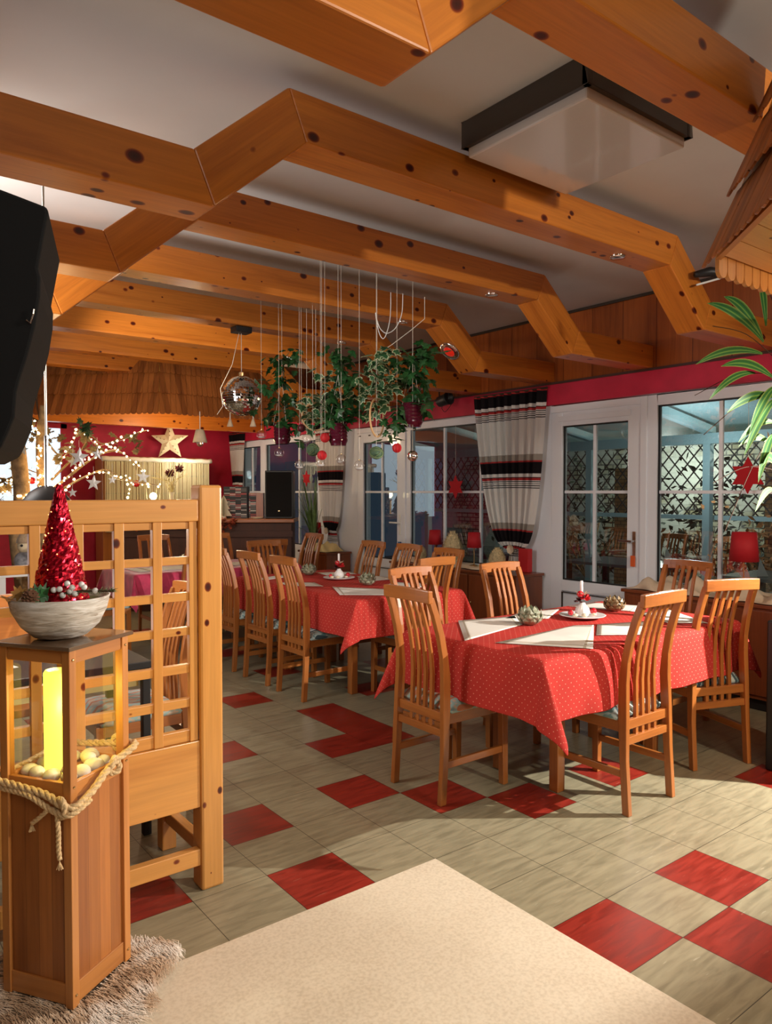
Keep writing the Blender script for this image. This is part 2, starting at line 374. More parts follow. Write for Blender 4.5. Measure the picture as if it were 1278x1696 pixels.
br = k.n('ShaderNodeTexBrick', i_Scale=4.2); br.inputs['Color1'].default_value = (.34,.15,.06,1); br.inputs['Color2'].default_value = (.50,.28,.12,1); br.inputs['Mortar'].default_value = (.08,.06,.04,1); k.l(cb.outputs[0], br.inputs[0]); k.l(br.outputs[0], k.b.inputs['Base Color']); M['brick'] = k.mat

# ivy variegated (per leaf UV: u across -> cream rim)
k = N('variegated_ivy'); tc = k.n('ShaderNodeTexCoord'); sx = k.n('ShaderNodeSeparateXYZ'); k.l(tc.outputs['UV'], sx.inputs[0])
k.l(k.ramp(sx.outputs[0], [(.76, (.03,.11,.04)), (.84, (.52,.60,.36))]), k.b.inputs['Base Color']); k.b.inputs['Roughness'].default_value = .45; M['ivy'] = k.mat
# dracaena: midrib bright, edges bright
k = N('dracaena_leaf'); tc = k.n('ShaderNodeTexCoord'); sx = k.n('ShaderNodeSeparateXYZ'); k.l(tc.outputs['UV'], sx.inputs[0])
k.l(k.ramp(sx.outputs[0], [(0, (.14,.26,.05)), (.22, (.02,.12,.025)), (.60, (.015,.08,.02)), (.85, (.10,.20,.04)), (1, (.24,.32,.08))]), k.b.inputs['Base Color']); k.b.inputs['Roughness'].default_value = .6; k.b.inputs['Specular IOR Level'].default_value = .25; M['dracaena'] = k.mat
# CD / book rows
def media(name, base, hi):
    k = N(name); tc = k.n('ShaderNodeTexCoord'); sx = k.n('ShaderNodeSeparateXYZ'); k.l(tc.outputs['Object'], sx.inputs[0])
    v = k.math('DIVIDE', sx.outputs[2], .011); wn = k.n('ShaderNodeTexWhiteNoise', noise_dimensions='2D'); cb = k.n('ShaderNodeCombineXYZ'); k.l(k.math('FLOOR', v), cb.inputs[0]); k.l(k.math('FLOOR', k.math('DIVIDE', sx.outputs[0], .07)), cb.inputs[1]); k.l(cb.outputs[0], wn.inputs[0])
    k.l(k.ramp(wn.outputs[0], [(0, base), (.55, (.16,.16,.16)), (.72, hi), (.9, (.35,.05,.05))], 'CONSTANT'), k.b.inputs['Base Color']); return k.mat
M['media'] = media('media_spines', (.01,.01,.01), (.55,.55,.52))

def set_uv(o, uvs):
    """uvs: list per vertex"""
    me = o.data; l = me.uv_layers.new(name='UVMap')
    for lp in me.loops: l.data[lp.index].uv = uvs[lp.vertex_index]
def grid_obj(name, mat, rows, parent=None, smooth=True, uvs=None, solid=0, loc=None):
    """rows: list of equal-length lists of points"""
    nr, nc = len(rows), len(rows[0]); off = Vector(loc) if loc else Vector((0, 0, 0))
    vs = [tuple(Vector(p)-off) for r_ in rows for p in r_]
    fs = [(i*nc+j, i*nc+j+1, (i+1)*nc+j+1, (i+1)*nc+j) for i in range(nr-1) for j in range(nc-1)]
    me = bpy.data.meshes.new(name); me.from_pydata(vs, [], fs); me.materials.append(mat)
    if smooth: me.polygons.foreach_set('use_smooth', [True]*len(me.polygons))
    o = bpy.data.objects.new(name, me); col.objects.link(o); o.location = off
    if uvs: set_uv(o, [u for r_ in uvs for u in r_])
    if solid:
        md = o.modifiers.new('thick', 'SOLIDIFY'); md.thickness = solid; md.offset = 0
    if parent is not None: o.parent = parent
    return o

# ================================================================== THE ROOM
XW, YB, CEIL = 5.4, 11.0, 3.09
GX, GY = 1.9656, 2.22
XL, YF = -3.0, -2.6
# floor: tile grid
red = {(-2,0),(0,2),(1,1),(2,0),(-2,2),(2,-3),(0,-3),(1,-4),(4,0),(2,6),(2,5),(2,4),(1,4),(1,8),(-1,5),(3,13),(3,10),(4,7),(-4,1),
       (-4,6),(-3,9),(0,12),(5,4),(6,9),(7,2),(5,13),(8,6),(-6,4),(6,-2),(-1,16),(2,18),(-5,12)}
fl = MB()
for i in range(-17, 12):
    for j in range(-17, 30):
        x0, y0 = i*.3, j*.3
        x1, y1 = min(x0+.3, XW-GX), min(y0+.3, YB-GY)
        if x1 <= x0 or y1 <= y0: continue
        if i < 0 and j < 0: continue          # the cream dance floor fills this corner
        fl.cur = 1 if (i, j) in red else 0
        fl.add([(x0, y0, 0), (x1, y0, 0), (x1, y1, 0), (x0, y1, 0)], [(0, 1, 2, 3)])
fo = fl.build('floor', [M['tile_cream'], M['tile_red']]); fo.location = (GX, GY, 0); struct(fo)
d = MB().box(XL, GX, YF, GY, -.05, .0025); struct(d.build('floor_dance_area', M['mat'], bevel=.002))
struct(MB().box(XL-.1, XW+.1, YF-.1, YB+.1, CEIL, CEIL+.08).build('ceiling', M['ceiling']))
struct(MB().box(XL-.1, XW+.1, YB, YB+.1, 0, CEIL).build('wall_back', M['red_wall']))
struct(MB().box(XL-.1, XL, YF, YB, 0, CEIL).build('wall_left', M['wall_paint']))
struct(MB().box(XL-.1, XW+.1, YF-.1, YF, 0, CEIL).build('wall_front', M['wall_paint']))
# window wall: wood veneer above, red band, piers
struct(MB().box(XW-.03, XW+.22, YF, YB, 2.46, CEIL).build('wall_right', M['panelZ'], loc=(XW, 0, 2.46)))
struct(MB().box(XW-.045, XW+.2, YF, YB, 2.27, 2.462).build('wall_right_red_band', M['red_wall']))
struct(MB().box(XW-.045, XW-.028, YF, YB, 3.065, CEIL-.002).build('trim_1', M['dark_frame']))
struct(MB().box(XW-.055, XW-.03, YF, YB, 2.455, 2.475).build('trim_2', M['darkY']))
wp = MB(); wp.box(XW, XW+.2, 4.50, 4.86, 0, 2.27); wp.box(XW, XW+.2, 7.57, 8.42, 0, 2.27); wp.box(XW, XW+.2, 10.8, YB, 0, 2.27); wp.box(XW, XW+.2, YF, .2, 0, 2.27)
struct(wp.build('wall_right_piers', M['white_frame']))
ws = MB(); ws.box(XW, XW+.2, .2, 3.50, 0, .66); ws.box(XW, XW+.2, 4.86, 6.66, 0, .66); ws.box(XW, XW+.2, 8.42, 10.8, 0, .66)
struct(ws.build('wall_right_parapet', M['white_frame']))

def window(name, y0, y1, z0, z1, muntins, hz=(1.478,), fw=.075, door=False, extra=()):
    t = bpy.data.objects.new(name, None); col.objects.link(t); t['kind'] = 'structure'; t.location = (XW, y0, 0)
    def add(m, nm, mat, bev=.004): o = m.build(nm, mat, bevel=bev); o.parent = t; o.matrix_parent_inverse = t.matrix_world.inverted() if False else Matrix.Translation((-XW, -y0, 0)); return o
    f = MB(); xa, xb = XW+.0, XW+.07
    f.box(xa, xb, y0, y0+fw, z0, z1); f.box(xa, xb, y1-fw, y1, z0, z1); f.box(xa, xb, y0+fw, y1-fw, z1-fw, z1)
    gz0 = z0+fw
    if door: gz0 = .68; f.box(xa, xb, y0+fw, y1-fw, .58, gz0); f.box(xa+.02, xb-.01, y0+fw, y1-fw, 0.03, .58); f.box(xa, xb, y0+fw, y1-fw, 0, .12)
    else: f.box(xa, xb, y0+fw, y1-fw, z0, gz0)
    add(f, 'frame', M['white_frame'])
    if door:
        g = MB()
        for (a, b_, c_, d_) in ((y0+fw, y1-fw, .565, .57), (y0+fw, y1-fw, .13, .135)): g.box(xa-.001, xa+.021, a, b_, c_, d_)
        g.box(xa-.001, xa+.021, y0+fw, y0+fw+.005, .13, .57); g.box(xa-.001, xa+.021, y1-fw-.005, y1-fw, .13, .57)
        add(g, 'panel_groove', M['dark_frame'], 0)
    g = MB(); e = .012
    a, b_, c_, d_ = y0+fw, y1-fw, gz0, z1-fw
    g.box(xa+.02, xa+.032, a, a+e, c_, d_); g.box(xa+.02, xa+.032, b_-e, b_, c_, d_); g.box(xa+.02, xa+.032, a, b_, d_-e, d_); g.box(xa+.02, xa+.032, a, b_, c_, c_+e)
    add(g, 'gasket', M['black'], 0)
    m = MB()
    for q in muntins: m.box(xa+.022, xa+.05, q-.014, q+.014, gz0, z1-fw)
    for h_ in hz: m.box(xa+.023, xa+.049, y0+fw, y1-fw, h_-.013, h_+.013)
    add(m, 'muntin', M['white_frame'], .002)
    gl_ = MB(); gl_.add([(xa+.036, a, c_), (xa+.036, b_, c_), (xa+.036, b_, d_), (xa+.036, a, d_)], [(0, 1, 2, 3)]); add(gl_, 'pane', M['glass'], 0)
    return t, add
FT = 2.262
window('window_1', .25, 3.505, .66, FT, (2.90, 1.95, 1.05), fw=.085)
t, add = window('door_1', 3.565, 4.50, 0, 2.20, (4.04,), fw=.125, door=True)
h = MB(); h.box(XW-.012, XW+.01, 3.60, 3.63, .93, 1.15); h.tube([(XW-.01, 3.615, 1.07), (XW-.05, 3.615, 1.07), (XW-.05, 3.74, 1.07)], .009); add(h, 'handle', M['chrome'], 0)
h = MB().box(XW-.03, XW-.012, 3.60, 3.635, .86, .95); add(h, 'key_tag', plain('orange_tag', (.75,.12,.02), .5), 0)
h = MB(); 
h.box(XW-.01, XW+.0, 3.66, 4.42, 2.115, 2.165); add(h, 'closer_rail', M['white_frame'])
struct(MB().box(XW-.012, XW+.08, 3.505, 3.565, 0, FT).build('trim_3', M['white_frame'], bevel=.004))
struct(MB().box(XW-.012, XW+.08, 3.565, 4.50, 2.20, FT).build('trim_4', M['white_frame'], bevel=.004))
window('window_2', 4.86, 6.62, .66, FT, (5.44, 5.99), fw=.08)
t, add = window('door_2', 6.66, 7.57, 0, 2.20, (7.10,), fw=.12, door=True)
h = MB(); h.box(XW-.012, XW+.01, 6.70, 6.73, .98, 1.22); h.tube([(XW-.01, 6.715, 1.12), (XW-.05, 6.715, 1.12), (XW-.05, 6.86, 1.12)], .01); add(h, 'handle', M['white_plastic'], 0)
h = MB(); 
for yy in (6.9, 6.96, 7.02, 7.1, 7.3, 7.5): h.box(XW-.004, XW+.001, yy, yy+.04, 2.16, 2.175)
add(h, 'vent_slot', M['black'], 0)
h = MB().box(XW-.03, XW-.01, 6.69, 6.73, .80, .90); add(h, 'key_tag', plain('blue_tag', (.02,.12,.30), .5), 0)
struct(MB().box(XW-.012, XW+.08, 6.66, 7.57, 2.20, FT).build('trim_5', M['white_frame'], bevel=.004))
struct(MB().box(XW-.012, XW+.08, 6.62, 6.66, 0, FT).build('trim_6', M['white_frame']))
window('window_3', 8.42, 10.02, .66, FT, (9.02,), fw=.08)
window('window_4', 10.02, 10.78, .66, FT, (10.42,), fw=.09)
# pale-blue backlit pane in the back corner
struct(MB().box(1.2, 2.75, YB-.03, YB-.02, 1.0, 2.36).build('window_5', M['blue_screen']))
wf = MB(); wf.box(1.12, 1.2, YB-.06, YB, .95, 2.42); wf.box(2.75, 2.83, YB-.06, YB, .95, 2.42); wf.box(1.12, 2.83, YB-.06, YB, 2.36, 2.42); wf.box(1.12, 2.83, YB-.06, YB, .92, 1.0)
struct(wf.build('trim_7', M['red_wall']))

# ------------------------------------------------------------------ ceiling beams (coffer beams that drop at both ends)
def beam(y0, xe=XW-.03, x_l=XL, y1=None, label='', xq=1.43, xr=4.05, whole=True, cut=None, left=True):
    y1 = y0+.185
    T, B, t2, b2 = 2.985, 2.80, 2.655, 2.475
    xp, xl = 1.055, 4.43
    t = thing('ceiling_beam', label, 'beam', (0, y0, 0), group='knotty pine ceiling beams')
    def seg(poly, nm, ang):
        m = MB().prism(poly, y0, y1, 'y')
        c = Vector(((poly[0][0]+poly[2][0])/2, (y0+y1)/2, (poly[0][1]+poly[2][1])/2))
        fr_ = Matrix.Translation(c) @ Matrix.Rotation(-ang, 4, 'Y')
        o = m.build(nm, M['pineX'], frame=fr_, bevel=.006)
        o.parent = t; o.matrix_parent_inverse = Matrix.Translation((0, -y0, 0)); return o
    # mitred corners: perpendicular thickness kept
    k_ = .075
    if left:
        seg([(x_l, t2), (xp, t2), (xp+k_, b2), (x_l, b2)], 'lower_section', 0)
        seg([(xp, t2), (xq, T), (xq+k_, B), (xp+k_, b2)], 'slope_section', math.atan2(T-t2, xq-xp))
    else:
        pass
    xend = cut if cut else xr
    seg([(xq if left else x_l, T), (xend, T), (xend-(0 if cut else k_), B), (xq+k_ if left else x_l, B)], 'middle_section', 0)
    if not cut:
        seg([(xr, T), (xl, t2), (xl-k_, b2), (xr-k_, B)], 'slope_section', -math.atan2(T-t2, xl-xr))
        seg([(xl, t2), (xe, t2), (xe, b2), (xl-k_, b2)], 'lower_section', 0)
    return t
beam(1.295, label='nearest pine ceiling beam, crossing the top edge of the photo and ending at the shingled canopy', cut=2.95)
BY = [2.44, 3.44, 4.44, 5.38, 6.33, 7.27, 8.2]
BL = ['large knotty pine ceiling beam running right beside the square white ceiling lamp', 'knotty pine ceiling beam with the red round lamp, second behind the square ceiling lamp',
      'pine ceiling beam carrying the looped white cable and the second round spotlight row', 'pine ceiling beam that carries the small black mirror ball motor',
      'pine ceiling beam next behind the mirror ball motor', 'pine ceiling beam second from the far shingled bar canopy', 'short pine ceiling beam resting against the far shingled bar canopy']
BL[1] = 'knotty pine ceiling beam second behind the square ceiling lamp'; BL[2] = 'pine ceiling beam with the looped white cable and the red round lamp'
for i, y in enumerate(BY):
    beam(y, label=BL[i], cut=3.12 if i == 6 else None)

# ceiling lamp box
t = thing('ceiling_lamp', 'square flat ceiling lamp with white acrylic panel in dark brown frame between beams', 'ceiling lamp', (2.62, 2.07, CEIL))
def ch(m, nm, mat, t, **k):
    o = m.build(nm, mat, **k); o.parent = t; o.matrix_parent_inverse = Matrix.Translation(-Vector(t.location)); return o
m = MB(); x0, x1, y0, y1 = 2.27, 2.97, 1.73, 2.40
m.box(x0, x1, y0, y0+.03, 2.975, CEIL); m.box(x0, x1, y1-.03, y1, 2.975, CEIL); m.box(x0, x0+.03, y0, y1, 2.975, CEIL); m.box(x1-.03, x1, y0, y1, 2.975, CEIL)
ch(m, 'frame', M['dark_frame'], t, bevel=.003)
ch(MB().box(x0+.02, x1-.02, y0+.02, y1-.02, 2.935, 2.985), 'diffuser', M['acrylic'], t, bevel=.008)

# recessed spotlights under the beams
def spotlight(x, y, z, label, parent_rot=None, red_=False):
    t = thing('red_recessed_lamp' if red_ else 'recessed_spotlight', label, 'spotlight', (x, y, z), group=None if red_ else 'recessed beam spotlights')
    r_ = .085 if red_ else .042
    a = MB().lathe([(r_*.72, -.012), (r_, -.010), (r_*1.06, -.002), (r_*1.06, .004), (r_*.7, .004)], 24).build('bezel', M['chrome'], t, smooth=True)
    b = MB().lathe([(0, -.012 if not red_ else -.022), (r_*.5, -.010 if not red_ else -.018), (r_*.74, -.002)], 24).build('lens', M['red_lens'] if red_ else M['lens_off'], t, smooth=True)
    if parent_rot: t.rotation_euler = parent_rot
    return t
for i, (x, y, z, s) in enumerate([(3.594, 2.53, 2.80, 'round recessed spotlight in the beam beside the ceiling lamp, largest of the row'), (3.62, 3.53, 2.80, 'round recessed spotlight in the second beam, near its bend'),
        (3.66, 4.53, 2.80, 'round recessed spotlight in the third beam, beside the looped cable'), (3.73, 5.47, 2.80, 'small recessed spotlight above the hanging ivy pots'), (3.74, 6.42, 2.80, 'smallest recessed spotlight, above the leftmost hanging pot')]):
    spotlight(x, y, z-.001, s)
spotlight(4.160, 4.532, 2.634, 'round red lamp set into the sloping end of the third beam', (0, math.atan2(2.985-2.655, .38)+0, 0), True)

# ------------------------------------------------------------------ shingled canopies
def canopy(name, label, corner, faces, zb, zt, flare, sw=.07, inner=False, rows=3, cof=(0, 0)):
    """faces: list of (direction vector, length, outward normal, side) starting at the bottom corner"""
    t = thing(name, label, 'canopy', (corner[0], corner[1], zt))
    for fi, (dx, dy, L, nx, ny) in enumerate(faces):
        dvec = Vector((dx, dy, 0)).normalized(); nv = Vector((nx, ny, 0)).normalized()
        Hh = zt-zb; sl = math.hypot(Hh, flare); upv = (Vector((0, 0, Hh))-nv*flare).normalized(); out = dvec.cross(upv)
        if out.dot(nv) < 0: out = -out
        fr_ = Matrix((( dvec.x, out.x, upv.x, corner[0]), (dvec.y, out.y, upv.y, corner[1]), (dvec.z, out.z, upv.z, zb), (0, 0, 0, 1)))
        shx = (cof[0]*dvec.x+cof[1]*dvec.y)/sl
        def shear(vs_): return [fr_ @ Vector((v[0]+v[2]*shx*max(0, 1-v[0]/L), v[1], v[2])) for v in vs_]
        bk = MB().box(0, L, -.03, -.012, .03, sl)
        bk.v = shear(bk.v)
        ch_ = bk.build('backing_board', M['part'+'X'], frame=fr_); ch_.parent = t; ch_.matrix_parent_inverse = Matrix.Translation(-Vector(t.location))
        rh = sl/rows
        for r_ in range(rows):
            m = MB(); n = int(L/sw)+1
            for q in range(n):
                xa = q*sw+(.0 if r_ % 2 else -sw*.0); xb = xa+sw*.93
                z0 = r_*rh-.02+rnd.uniform(-.004, .004); z1 = (r_+1)*rh+.015
                w = (xb-xa)/2; cx_ = (xa+xb)/2
                poly = [(cx_+w*math.cos(a), z0+w*.75+w*.75*math.sin(a)) for a in [PI+PI*i/6 for i in range(7)]]
                yo = -.012+r_*.0
                th = .008
                k0 = len(m.v)
                vs = []
                for (yy0, yy1) in ((yo+.012, yo+.0),):
                    for (px_, pz) in poly+[(xb, z1), (xa, z1)]:
                        f_ = (pz-z0)/(z1-z0); yb = (1-f_)*.032
                        vs.append((px_, yb-.012+.001*(q % 3), pz))
                npoly = len(vs)
                vs += [(v[0], v[1]+th, v[2]) for v in vs]
                m.add(vs, [list(range(npoly)), list(range(2*npoly-1, npoly-1, -1))]+[(i, i+npoly, (i+1) % npoly+npoly, (i+1) % npoly) for i in range(npoly)])
            m.v = shear(m.v)
            o = m.build('shingle_row', M['shingle'], frame=fr_); o.parent = t; o.matrix_parent_inverse = Matrix.Translation(-Vector(t.location))
    return t
s2 = math.sqrt(.5)
canopy('shingled_canopy', 'large wooden shingled canopy over the far bar below the ceiling beams', (2.95, 7.78, 0), [(-s2, s2, 2.9, -s2, -s2), (1, 0, 2.42, 0, -1)], 2.32, 3.02, .30, .062, cof=(.124, .30))
canopy('shingled_canopy', 'dark shingled canopy with orange plank underside at the upper right edge', (2.60, 1.44, 0), [(-s2, -s2, 1.3, -s2, s2)], 2.30, 3.02, -.0+.26 if False else .22, .058, rows=3, cof=(.09, -.22))
# near canopy: underside planks and scalloped edge running away along X
nc = thing('canopy_soffit', 'orange pine plank underside with a pale scalloped edge beneath the near shingled canopy', 'canopy', (2.6, 1.44, 2.3))
m = MB()
for i in range(12):
    m.box(2.55+0*i, 5.3, 1.43-.0-.115*(i+1)+.003, 1.43-.115*i, 2.33, 2.345)
# clip planks to the diagonal by building them as trapezoids
m = MB()
for i in range(11):
    ya, yb_ = 1.40-.115*i, 1.40-.115*(i+1)+.004
    xa, xb = 2.66-(1.44-ya)*1.0, 2.66-(1.44-yb_)*1.0
    m.add([(xa, ya, 2.335), (5.3, ya, 2.335), (5.3, yb_, 2.335), (xb, yb_, 2.335), (xa, ya, 2.35), (5.3, ya, 2.35), (5.3, yb_, 2.35), (xb, yb_, 2.35)], [(0,3,2,1),(4,5,6,7),(0,1,5,4),(1,2,6,5),(2,3,7,6),(3,0,4,7)])
ch(m, 'plank_underside', M['partX'], nc)
m = MB(); sw = .062
for q in range(40):
    xa = 2.62+q*sw; w = sw*.47; cx_ = xa+w
    poly = [(cx_+w*math.cos(a), 2.262+w+w*math.sin(a)) for a in [PI+PI*i/8 for i in range(9)]]+[(xa+2*w, 2.36), (xa, 2.36)]
    m.prism(poly, 1.415, 1.43, 'y')
ch(m, 'scalloped_edge', M['partZ'], nc)

# wood lintel under the far canopy
t_ = MB(); t_.box(1.0, XW-.05, 9.9, 10.02, 2.36, 2.56); struct(tag(t_.build('trim_8', M['pineX']), None, None))
t_ = MB(); t_.box(1.0, XW-.05, 9.88, YB, 2.55, 2.58); struct(t_.build('trim_9', M['pineX']))

# ------------------------------------------------------------------ CHAIRS
def chair_proto():
    t = thing('dining_chair', 'x', 'chair')
    prof = [(-.225, 0), (-.208, .25), (-.20, .45), (-.195, .60), (-.203, .70), (-.222, .80), (-.252, .90), (-.285, .985)]
    def post(x, w, zs, d=.018, tap=1):
        m = MB(); vs = []; fs = []
        for i, (y, z) in enumerate(zs):
            dd = d*(1.25 if .3 < z < .62 else 1)
            for (a, b) in ((-w, -dd), (w, -dd), (w, dd), (-w, dd)): vs.append((x*(1-.13*max(0, z-.3)/.7)+a, y+b, z))
        n = len(zs)
        for i in range(n-1):
            for k_ in range(4): fs.append((i*4+k_, i*4+(k_+1) % 4, (i+1)*4+(k_+1) % 4, (i+1)*4+k_))
        fs += [(3, 2, 1, 0), (n*4-4, n*4-3, n*4-2, n*4-1)]
        return m.add(vs, fs)
    for s in (-1, 1): post(s*.178, .014, prof).build('rear_leg', M['chairZ'], t, bevel=.003)
    for s in (-1, 1): post(s*.172, .017, [(.20, 0), (.198, .43)], .017).build('front_leg', M['chairZ'], t, bevel=.003)
    sl = [(y+.004, z) for (y, z) in prof if z >= .5]; sl = [(-.196, .33), (-.196, .45)]+sl
    for s in (-1.5, -.5, .5, 1.5): post(s*.050, .0105, sl, .007).build('slat', M['chairZ'], t, bevel=.002)
    # curved top rail
    m = MB(); vs = []; fs = []; n = 9
    for i in range(n):
        u = -1+2*i/(n-1); x = u*.172; y = -.288-.012*(1-u*u); z0 = .958+.004*(1-u*u); z1 = 1.018+.006*(1-u*u)
        for (a, b) in ((-.014, z0), (.014, z0), (.010, z1), (-.016, z1)): vs.append((x, y+a, b))
    for i in range(n-1):
        for k_ in range(4): fs.append((i*4+k_, i*4+(k_+1) % 4, (i+1)*4+(k_+1) % 4, (i+1)*4+k_))
    fs += [(3, 2, 1, 0), (n*4-4, n*4-3, n*4-2, n*4-1)]
    m.add(vs, fs).build('top_rail', M['chairX'], t, bevel=.004)
    MB().box(-.165, .165, -.215, -.188, .315, .352).build('lower_rail', M['chairX'], t, bevel=.003)
    MB().box(-.158, .158, .185, .207, .375, .43).build('seat_rail', M['chairX'], t, bevel=.003)
    MB().box(-.165, .165, -.21, -.188, .385, .43).build('seat_rail', M['chairX'], t, bevel=.003)
    for s in (-1, 1):
        MB().box(s*.172-.010, s*.172+.010, -.19, .185, .375, .43).build('seat_rail', M['chairY'], t, bevel=.003)
        MB().box(s*.172-.009, s*.172+.009, -.205, .185, .165, .20).build('stretcher', M['chairY'], t, bevel=.003)
    # seat cushion: soft pad
    m = MB(); N_ = 10; rows = []
    vs = []; fs = []
    def pad(u, v):
        sx_ = math.copysign(abs(u)**.9, u)*.196; sy = math.copysign(abs(v)**.9, v)*.19+.013
        e = (1-abs(u)**5)*(1-abs(v)**5); return sx_, sy, .442+.048*e**.35
    for i in range(N_+1):
        for j in range(N_+1):
            u, v = -1+2*i/N_, -1+2*j/N_; vs.append(pad(u, v))
    for i in range(N_):
        for j in range(N_): fs.append((i*(N_+1)+j, (i+1)*(N_+1)+j, (i+1)*(N_+1)+j+1, i*(N_+1)+j+1))
    b0 = len(vs)
    idx = [(i, 0) for i in range(N_+1)]+[(N_, j) for j in range(1, N_+1)]+[(i, N_) for i in range(N_-1, -1, -1)]+[(0, j) for j in range(N_-1, 0, -1)]
    for (i, j) in idx:
        x, y, z = vs[i*(N_+1)+j]; vs.append((x*.97, (y-.013)*.97+.013, .428))
    n = len(idx)
    for q in range(n):
        a = idx[q][0]*(N_+1)+idx[q][1]; b = idx[(q+1) % n][0]*(N_+1)+idx[(q+1) % n][1]
        fs.append((a, b0+q, b0+(q+1) % n, b))
    fs.append([b0+q for q in range(n)])
    m.add(vs, fs).build('seat_cushion', M['seat'], t, smooth=True)
    return t
chair0 = chair_proto()
used = [False]
def chair(x, y, rdeg, label, group, teal=True):
    c = chair0 if not used[0] else dup(chair0); used[0] = True
    c.location = (x, y, .0005); c.rotation_euler = (0, 0, R(rdeg)); c['label'] = label; c['group'] = group
    if teal:
        for k_ in c.children:
            if k_.name.startswith('seat_cushion'):
                if teal2[0] is None:
                    teal2[0] = k_.data.copy(); teal2[0].materials[0] = M['seat2']
                k_.data = teal2[0]
    return c
teal2 = [None]
G1, G2, G3 = 'slat-back chairs at the near table', 'slat-back chairs at the middle table', 'slat-back chairs at the far table'
chair(2.555, 2.765, -90, 'wooden slat-back chair with cream seat at the left end of the near red table', G1, False)
chair(3.103, 2.21, 0, 'wooden slat-back chair with teal seat on the near side of the front table, nearest', G1)
chair(3.93, 2.25, -20, 'wooden slat-back chair at the near side of the front table, rightmost, crossed by shadows', G1)
chair(4.335, 2.69, 90, 'wooden slat-back chair at the window end of the near red table', G1)
chair(3.53, 3.08, 178, 'wooden slat-back chair behind the near table, left of the glass door', G1)
chair(2.90, 3.20, 183, 'wooden slat-back chair behind the near table, just behind its left end chair', G1)
chair(3.46, 4.20, 3, 'wooden slat-back chair at the near end of the middle table, back to the camera', G2)
chair(3.80, 4.46, 90, 'wooden slat-back chair on the window side of the middle table, nearest', G2)
chair(3.86, 5.05, 88, 'wooden slat-back chair on the window side of the middle table, between two others', G2)
chair(3.86, 5.56, 91, 'wooden slat-back chair on the window side of the middle table, by the white garden door', G2)
chair(2.945, 4.645, -90, 'wooden slat-back chair on the aisle side of the middle table, nearest of three', G2)
chair(2.95, 5.19, -89, 'wooden slat-back chair on the aisle side of the middle table, centre of three', G2)
chair(2.955, 5.75, -91, 'wooden slat-back chair on the aisle side of the middle table, beside the partition post', G2)
chair(3.36, 5.98, 176, 'wooden slat-back chair at the far end of the middle table', G2)
chair(3.50, 6.62, 0, 'wooden slat-back chair at the far table directly behind the middle table', G3)
chair(2.80, 6.62, 2, 'wooden slat-back chair at the far table, seen through the lattice beside the post', G3)
chair(4.10, 6.98, 90, 'wooden slat-back chair at the window end of the far table, under the snake plant', G3)
chair(3.55, 7.42, 180, 'wooden slat-back chair behind the far table, below the paper tree', G3)
chair(2.88, 7.50, 180, 'wooden slat-back chair behind the far table, framed by the lattice', G3)
chair(2.05, 6.90, -88, 'wooden slat-back chair at the left end of the far magenta table', G3)
chair(1.20, 3.56, 90, 'wooden slat-back chair at the black table behind the lattice', None, False)
chair(1.22, 6.75, -70, 'wooden slat-back chair at far left behind the lattice, near the plush gnome', None)
for o in list(col.objects):
    if o.get('group') is None and 'group' in o: del o['group']

# ------------------------------------------------------------------ TABLES + CLOTHS
def table(x0, x1, y0, y1, label, leg_mat=None, top=.752, legw=.055, inset=(.40,.24)):
    t = thing('dining_table', label, 'table', ((x0+x1)/2, (y0+y1)/2, 0)); hx, hy = (x1-x0)/2, (y1-y0)/2
    lm = leg_mat or M['chairZ']
    MB().box(-hx+.006, hx-.006, -hy+.006, hy-.006, top-.03, top).build('tabletop', leg_mat or M['chairX'], t, bevel=.003)
    a = MB(); i_ = .05; ix, iy = (inset if isinstance(inset, tuple) else (inset, inset))
    a.box(-hx+i_, hx-i_, -hy+i_, -hy+i_+.02, top-.11, top-.031); a.box(-hx+i_, hx-i_, hy-i_-.02, hy-i_, top-.11, top-.031)
    a.box(-hx+i_, -hx+i_+.02, -hy+i_+.02, hy-i_-.02, top-.11, top-.031); a.box(hx-i_-.02, hx-i_, -hy+i_+.02, hy-i_-.02, top-.11, top-.031)
    a.build('apron', leg_mat or M['chairX'], t)
    for sx in (-1, 1):
        for sy in (-1, 1):
            cx_, cy_ = sx*(hx-ix-legw/2), sy*(hy-iy-legw/2)
            MB().box(cx_-legw/2, cx_+legw/2, cy_-legw/2, cy_+legw/2, 0.001, top-.031).build('leg', lm, t, bevel=.004)
    return t
